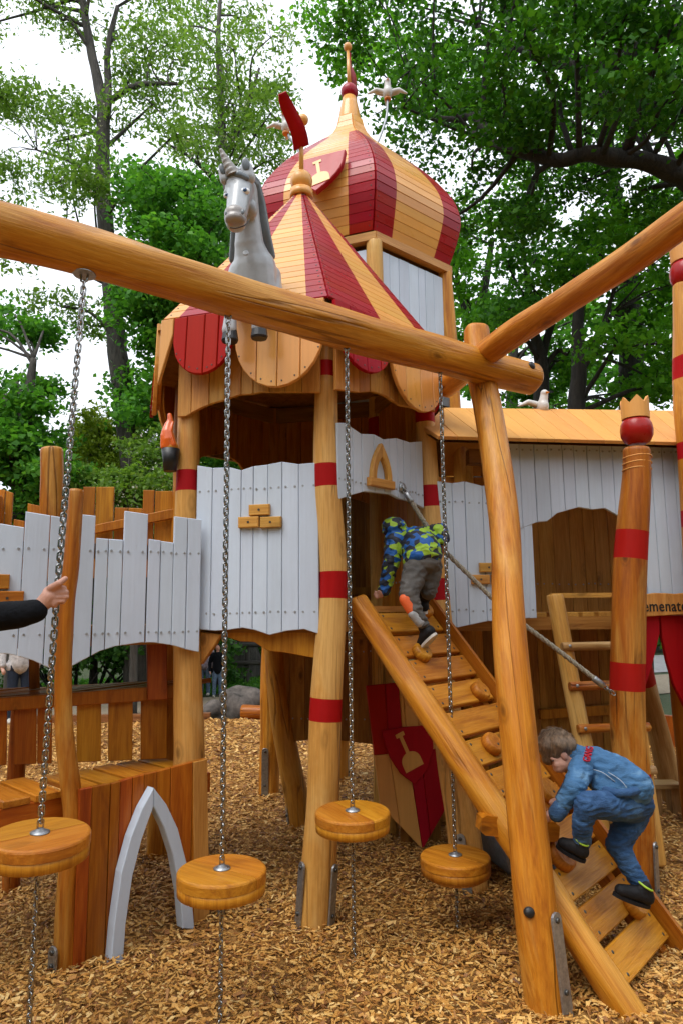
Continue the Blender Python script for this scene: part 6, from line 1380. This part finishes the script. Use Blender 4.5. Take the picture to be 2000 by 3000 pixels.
def clump_points(cs, per, rs, flat=.55, tw=.30):
    """leaf positions: twigs spread through each clump, leaves round each twig; returns leaves, twig ends"""
    g = np.random.default_rng(rs); out, ends = [], []
    for (c, r) in cs:
        k = max(4, int(per * g.uniform(.7, 1.3) / 22)); d = g.normal(0, 1, (k, 3)); d /= np.linalg.norm(d, axis=1)[:, None]; q = g.random(k) ** .45
        tc = np.array(c) + d * (q * r)[:, None] * np.array([1, 1, flat]); ends.append((np.array(c), tc))
        m = 22; o = g.normal(0, 1, (k, m, 3)) * np.array([1, 1, .5]) * (tw * r ** .5) * .55
        out.append((tc[:, None, :] + o).reshape(-1, 3))
    return np.concatenate(out), ends
def tree(name, label, path, clumps, per, leaf, mat, bark=None, limbs=(), rs=0, group='trees round the playground', flat=.55, tw=.30, up=.9, droop=0., twigs=3, extra=None, limb_r=.05, trunk_seg=14):
    bark = bark or M['bark']; p0 = path[0]
    t = thing(name, label, 'tree', (p0[0], p0[1], 0), group); mb = MB(); P = curve_pts(path, max(14, len(path) * 6))
    mb.tube([q[:3] for q in P], [q[3] for q in P], trunk_seg, wob=.07, rs=rs)
    for lp in limbs:
        Q = curve_pts(lp, len(lp) * 5); mb.tube([q[:3] for q in Q], [q[3] for q in Q], 10, wob=.09, rs=rs + 1)
    R = random.Random(rs); zt = [(q[2], q) for q in P]; allp = P + [q for lp in limbs for q in curve_pts(lp, len(lp) * 4)]
    pts, ends = clump_points(clumps, per, rs, flat, tw)
    for (c, tc) in ends:
        cand = sorted(allp, key=lambda q: (q[0] - c[0])**2 + (q[1] - c[1])**2 + (q[2] - c[2] + .8)**2 + (0 if q[2] < c[2] + .3 else 4))[0]
        a = Vector(cand[:3]); b = Vector(c); m = a.lerp(b, .5) + V(R.uniform(-.2, .2), R.uniform(-.2, .2), R.uniform(-.05, .3)); r0 = min(cand[3] * .6, limb_r)
        Q = curve_pts([(*a, r0), (*m, r0 * .7), (*b, r0 * .42)], 7); mb.tube([q[:3] for q in Q], [q[3] for q in Q], 6, wob=.08, rs=R.randint(0, 99))
        for e in tc[:twigs * 3:3]:
            mb.tube([b, b.lerp(Vector(e), .55) + V(0, 0, .05), Vector(e)], [r0 * .35, r0 * .22, r0 * .1], 4)
    mb.build('trunk', bark, t)
    link(bpy.data.objects.new('crown', leaf_mesh(name + '_crown', pts, leaf[0], leaf[1], mat, up, rs, droop=droop)), t)
    if extra:
        em, frac, es = extra; g = np.random.default_rng(rs + 5); sel = pts[g.random(len(pts)) < frac] - np.array([0, 0, .12])
        sel = (sel[:, None, :] + g.normal(0, 1, (len(sel), 5, 3)) * np.array([.025, .025, .07])).reshape(-1, 3)
        link(bpy.data.objects.new('blossom', leaf_mesh(name + '_blossom', sel, es, es * .8, em, 0, rs)), t)
    return t
def pxp(*a): return [(*PY(u, v, y), r) for u, v, y, r in a]
def pxc(n, ur, vr, yr, rr, rs, test=None, sep=.75):
    g = random.Random(rs); out = []; tries = 0
    while len(out) < n and tries < n * 60:
        tries += 1; u, v, y, r = g.uniform(*ur), g.uniform(*vr), g.uniform(*yr), g.uniform(*rr)
        if test and not test(u, v): continue
        c = PY(u, v, y)
        if any((c - Vector(o[0])).length < sep * (r + o[1]) * .62 for o in out): continue
        out.append((tuple(c), r))
    return out
gz = lambda p: (p[0], p[1], -.2)
# tall black locust left
def locust1(u, v):
    if v > 560 and 330 < u < 520: return False
    return True
base = PY(412, 1800, 14)
tree('locust_tree', 'tall slender black locust with forked dark trunk and airy leaves, at the left', [(base.x, base.y, -.2, .27)] + pxp((405, 1500, 14, .25), (385, 1330, 14, .235), (348, 1050, 14, .21), (322, 800, 14, .185), (303, 560, 14, .165), (302, 421, 14, .15), (300, 300, 14, .13), (268, 150, 14, .10), (243, 0, 14, .08), (225, -150, 14, .05)),
    pxc(12, (-80, 260), (60, 560), (12.5, 15.5), (.6, 1.0), 1, locust1) + pxc(13, (180, 530), (-120, 420), (12.5, 15.5), (.6, 1.0), 2) + pxc(10, (-80, 330), (500, 960), (12.5, 15), (.5, .85), 3, locust1) + pxc(5, (-100, 180), (-150, 60), (12, 15), (.6, .9), 4), 430, (.13, .055), M['leaf_locust'],
    limbs=[pxp((302, 430, 14, .10), (318, 290, 14, .085), (316, 150, 14, .07), (345, 20, 14, .05)), pxp((316, 300, 14, .075), (400, 250, 13.8, .06), (520, 245, 13.5, .035)), pxp((306, 560, 14, .06), (220, 480, 13.6, .045), (110, 440, 13.4, .02)), pxp((318, 740, 14, .06), (230, 690, 13.8, .04), (60, 640, 13.4, .02))], rs=11, flat=.45, tw=.34, up=.4, droop=.6, extra=(M['blossom'], .012, .05))
base = PY(700, 1800, 17)
tree('locust_tree', 'airy black locust with white blossom between the two dark crowns, behind the unicorn', [(base.x, base.y, -.2, .22)] + pxp((690, 1000, 17, .19), (668, 700, 17, .16), (655, 450, 17, .13), (648, 300, 17, .10), (640, 120, 17, .07), (650, -60, 17, .04)),
    pxc(19, (540, 830), (30, 520), (15.5, 18.5), (.65, 1.1), 21) + pxc(4, (520, 700), (400, 560), (15.5, 18), (.6, 1.0), 22), 430, (.15, .065), M['leaf_locust'], limbs=[pxp((655, 460, 17, .08), (720, 330, 17, .06), (760, 200, 17, .035)), pxp((660, 560, 17, .07), (570, 470, 16.6, .05), (490, 420, 16.3, .025))], rs=12, flat=.5, tw=.36, up=.4, droop=.6, extra=(M['blossom'], .03, .06))
# round dark maple behind the unicorn
base = PY(560, 1800, 13)
tree('maple_tree', 'round dense dark green maple behind the unicorn', [(base.x, base.y, -.2, .2), (*PY(548, 1300, 13), .17), (*PY(545, 900, 13), .12), (*PY(540, 700, 13), .06)],
    pxc(28, (420, 690), (530, 880), (11.8, 14.5), (.5, .8), 31) + pxc(17, (385, 560), (860, 1230), (12, 14.5), (.4, .65), 32), 620, (.12, .09), M['leaf_maple'], rs=13, flat=.5, tw=.40, up=.8)
# left masses
base = PY(60, 1800, 12)
tree('maple_tree', 'broad leafy maple behind the footbridge at the left edge', [(base.x, base.y, -.2, .2), (*PY(70, 1400, 12), .17), (*PY(80, 1200, 12), .12), (*PY(100, 1050, 12), .05)],
    pxc(22, (-220, 150), (1080, 1300), (10.8, 13.5), (.45, .75), 41) + pxc(18, (-220, 190), (1290, 1540), (10.5, 13), (.45, .7), 42) + pxc(6, (-120, 170), (830, 1010), (12, 15), (.45, .7), 43), 560, (.11, .085), M['leaf_maple'], rs=14, flat=.5, tw=.40)
base = PY(285, 1800, 15)
tree('golden_tree', 'small yellow-green tree in front of the cream house', [(base.x, base.y, -.2, .08), (*PY(283, 1500, 15), .07), (*PY(285, 1300, 15), .03)], pxc(12, (225, 330), (1235, 1410), (14.4, 15.6), (.35, .55), 51), 520, (.12, .06), M['leaf_gold'], rs=15, flat=.8, tw=.3, up=.4, droop=.8, limb_r=.02)
base = PY(400, 1800, 11.5)
tree('blossom_shrub', 'low green shrub with white blossom behind the footbridge', [(base.x, base.y, -.2, .07), (*PY(398, 1550, 11.5), .05), (*PY(390, 1430, 11.5), .02)], pxc(22, (230, 560), (1385, 1560), (10.8, 12.2), (.35, .55), 61) + pxc(7, (420, 500), (1240, 1400), (11.5, 13), (.35, .5), 62), 420, (.10, .055), M['leaf_locust'], rs=16, flat=.7, tw=.3, droop=.5, limb_r=.02, extra=(M['blossom'], .03, .045))
# slender woodland trees at the right
def rt(label, trunk, limbs, clumps, rs, mat, leaf=(.115, .09), per=400): 
    b = PY(trunk[0][0], 1790, trunk[0][2]); tree('woodland_tree', label, [(b.x, b.y, -.2, trunk[0][3] * 1.1)] + pxp(*trunk), clumps, per, leaf, mat, M['bark_dark'], [pxp(*l) for l in limbs], rs, flat=.5, tw=.34, up=.8)
rt('slender dark-trunked tree just right of the onion tower', [(1412, 1400, 15, .17), (1405, 1150, 15, .15), (1395, 950, 15, .12), (1420, 830, 15, .09), (1440, 700, 15, .06)], [[(1405, 1000, 15, .08), (1350, 880, 15, .06), (1330, 780, 15, .03)]], pxc(17, (1300, 1520), (600, 1230), (13.5, 16.5), (.5, .8), 71) , 17, M['leaf_oak'])
rt('forked dark-trunked tree above the middle of the walkway roof', [(1590, 1400, 13, .17), (1585, 1200, 13, .155), (1582, 1050, 13, .13), (1560, 960, 13, .09), (1540, 800, 13, .06)], [[(1584, 1060, 13, .09), (1605, 980, 13, .075), (1640, 880, 13, .05)], [(1580, 1100, 13, .06), (1630, 1030, 13, .045), (1660, 1040, 12.8, .03)]], pxc(15, (1470, 1740), (640, 1060), (11.8, 14.5), (.5, .8), 72) + pxc(6, (1480, 1720), (1060, 1240), (14, 16), (.4, .6), 73), 18, M['leaf_maple'])
rt('dark leaning tree above the right part of the walkway roof', [(1680, 1400, 11.5, .16), (1685, 1215, 11.5, .15), (1695, 1080, 11.5, .13), (1690, 950, 11.5, .10), (1702, 860, 11.5, .07)], [[(1690, 1100, 11.5, .07), (1735, 1030, 11.5, .06), (1790, 920, 11.5, .035)], [(1692, 1060, 11.5, .06), (1760, 960, 11.4, .045), (1795, 860, 11.3, .03)]], pxc(17, (1680, 2080), (760, 1240), (10.5, 13.5), (.45, .75), 74, lambda u, v: not (1700 < u < 1830 and 1080 < v < 1180)) + pxc(6, (1650, 2060), (640, 800), (10.5, 13), (.5, .8), 75), 19, M['leaf_oak'])
rt('bright leafy tree showing between the dark trunks, far behind the walkway', [(1500, 1400, 20, .2), (1500, 1100, 20, .17), (1510, 900, 20, .1)], [], pxc(15, (1310, 2080), (900, 1260), (18, 22), (.7, 1.1), 76), 20, M['leaf_maple'], (.2, .16), 230)
# great oak overhead at the right
def oakt(u, v): return u > 935 and not (1030 < u < 1150 and 130 < v < 350) and v < 690 - max(0, (1240 - u)) * 1.35 and not (u < 1000 and v > 240) and not (1010 < u < 1100 and 330 < v < 480)
oc = pxc(34, (900, 2150), (-330, 330), (7.8, 11.0), (.55, .9), 81, oakt, 1.0) + pxc(17, (1250, 2150), (300, 700), (8.5, 11.5), (.5, .8), 82, oakt, 1.0) + pxc(12, (1500, 2200), (-250, 300), (6.8, 8.0), (.5, .8), 83, None, 1.0)
tree('oak_tree', 'great dark oak with thick crooked limbs overhanging the whole upper right', [(8.2, 9.4, -.2, .55), (7.9, 9.3, 3, .47), (7.3, 9.2, 5.2, .40), (6.6, 9.1, 7.2, .34), (6.2, 9.0, 9.5, .25), (6.0, 9, 12, .12)], oc, 560, (.095, .062), M['leaf_oak_shaded'], M['bark_dark'],
     limbs=[[(7.1, 9.2, 5.6, .26)] + pxp((2060, 560, 9.0, .18), (1960, 500, 8.9, .15), (1880, 470, 8.8, .13), (1790, 462, 8.7, .118), (1720, 448, 8.7, .11), (1640, 470, 8.8, .10), (1560, 455, 8.9, .085), (1450, 425, 9.0, .065), (1380, 390, 9.2, .05)),
            [(6.5, 9.1, 7.4, .22)] + pxp((2080, 120, 9.0, .18), (1900, 120, 9, .15), (1740, 210, 9.1, .12), (1660, 190, 9.2, .10), (1540, 150, 9.4, .07), (1400, 80, 9.6, .04)),
            pxp((1450, 425, 9.0, .07), (1390, 345, 9.2, .06), (1330, 350, 9.4, .045), (1240, 340, 9.6, .025)), pxp((1740, 205, 9.1, .08), (1760, 260, 9.0, .06), (1745, 330, 8.9, .03))], rs=21, flat=.5, tw=.30, up=1.0, limb_r=.045)
oc2 = pxc(24, (1300, 2150), (60, 720), (11.5, 14.5), (.6, 1.0), 91, oakt, 1.0) + pxc(9, (930, 1300), (-60, 330), (11, 13.5), (.55, .9), 92, oakt)
b = PY(1850, 1790, 13.5)
tree('oak_tree', 'lighter green oak filling in behind the great dark oak', [(b.x, b.y, -.2, .3), (*PY(1850, 1200, 13.5), .26), (*PY(1840, 800, 13.5), .2), (*PY(1790, 500, 13.2), .12), (*PY(1760, 200, 13), .06)], oc2, 400, (.12, .085), M['leaf_oak'], M['bark_dark'], rs=22, flat=.5, tw=.34, up=.9)
b = (2.2, 17.5)
# thick trunk in the wood beyond the path
b = PG(705, 1990); tree('beech_tree', 'stout grey trunk standing in the dark wood beyond the path', [(-2.55, 17.2, -.2, .55), (-2.55, 17.2, 1.2, .46), (-2.6, 17.2, 4, .4), (-2.7, 17.2, 8, .25)], [((-2.7 + 1.6 * math.cos(i), 17.5 + 1.2 * math.sin(i * 1.7), 5.0 + (i % 3) * .9), .9) for i in range(8)], 380, (.2, .15), M['leaf_shrub'], rs=23)
# shrubs along the path
def shrub(label, x, y, w_, h, rs, mat=None, n=16, per=300, leaf=(.13, .09)):
    g = random.Random(rs); cs = [((x + g.uniform(-w_, w_), y + g.uniform(-.6, .9), g.uniform(.25, h)), g.uniform(.45, .7)) for _ in range(n)]
    t = thing('shrub', label, 'shrub', (x, y, 0), 'shrubs along the path'); mb = MB(); pts, ends = clump_points(cs, per, rs, .8, .34)
    for c, tc in ends: mb.tube([(x + (c[0] - x) * .35, c[1], -.1), (x + (c[0] - x) * .8, c[1], c[2] * .6), tuple(c)], [.03, .02, .008], 5)
    mb.build('stem', M['bark_dark'], t); link(bpy.data.objects.new('foliage', leaf_mesh('shrub_foliage', pts, leaf[0], leaf[1], mat or M['leaf_shrub'], .6, rs)), t)
shrub('dark glossy shrub under the left end of the footbridge, beyond the path', -5.6, 14.6, 2.0, 2.2, 1, n=26)
shrub('glossy green shrub seen over the upper deck of the stepped platform', -3.9, 14.8, 1.3, 1.6, 2, n=24, leaf=(.15, .09))
shrub('dark shrub behind the two visitors on the path', -3.0, 18.6, 1.6, 2.6, 3, n=22)
shrub('dark shrub behind the rail fence, seen between the tower posts', -.6, 18.5, 1.7, 2.6, 4, n=24)
shrub('shrub far behind the ladder and curtain', 4.6, 25.5, 2.2, 2.4, 5, n=22)
shrub('shrub at the right end behind the paving', 9.0, 25.5, 2.4, 2.6, 6, n=22)
shrub('tall shrub behind the left maple', -9.5, 15.0, 2.4, 3.0, 7, n=26)
b = PY(650, 1790, 15); tree('maple_tree', 'leafy young maple seen through the opening above the left tower wall', [(b.x, b.y, -.2, .1), (b.x, b.y, 2.5, .08), (b.x + .1, b.y, 4.5, .04)], pxc(16, (545, 760), (1240, 1480), (14.2, 15.8), (.4, .65), 95), 420, (.12, .09), M['leaf_maple'], rs=24, flat=.6, tw=.36)
g = np.random.default_rng(77); n = 26000
cx = g.uniform(-34, 34, n); cy = g.uniform(24.5, 32, n); cz = g.random(n) ** .8 * (6.2 + 1.4 * np.sin(cx * .5) + 1.0 * np.sin(cx * 1.3 + 1)); keep = ~((cx > -14.5) & (cx < -7) & (cz > 3.6) & (cy < 31)); C0 = np.stack([cx, cy, cz], 1)[keep]
o = link(bpy.data.objects.new('woodland', leaf_mesh('woodland', C0, .6, .42, M['leaf_shrub'], .6, 78))); tag(o, 'far wood of dark green foliage closing the view behind everything', 'woodland', kind='stuff')
# the wood carried on unseen behind the viewer, added to cut low sky light
n = 16000; an = g.uniform(rad(150), rad(390), n); rr_ = g.uniform(13, 19, n); C1 = np.stack([rr_ * np.cos(an), 2 + rr_ * np.sin(an), g.random(n) ** .9 * 8.5], 1)
o = link(bpy.data.objects.new('woodland', leaf_mesh('woodland_near', C1, .7, .5, M['leaf_shrub'], .6, 80))); tag(o, 'unseen wood of dark green foliage added behind the viewer to cut low sky light', 'woodland', kind='stuff')
# grass tufts along the path
n = 9000; gx = g.uniform(-7, 3, n); gy = 14.2 + g.random(n) * 3.6 + gx * .12; Cg = np.stack([gx, gy, g.uniform(0, .06, n)], 1)
o = link(bpy.data.objects.new('grass', leaf_mesh('grass', Cg, .16, .03, M['leaf_maple'], -.2, 79))); tag(o, 'rough grass beyond the sandy path', 'grass', kind='stuff')
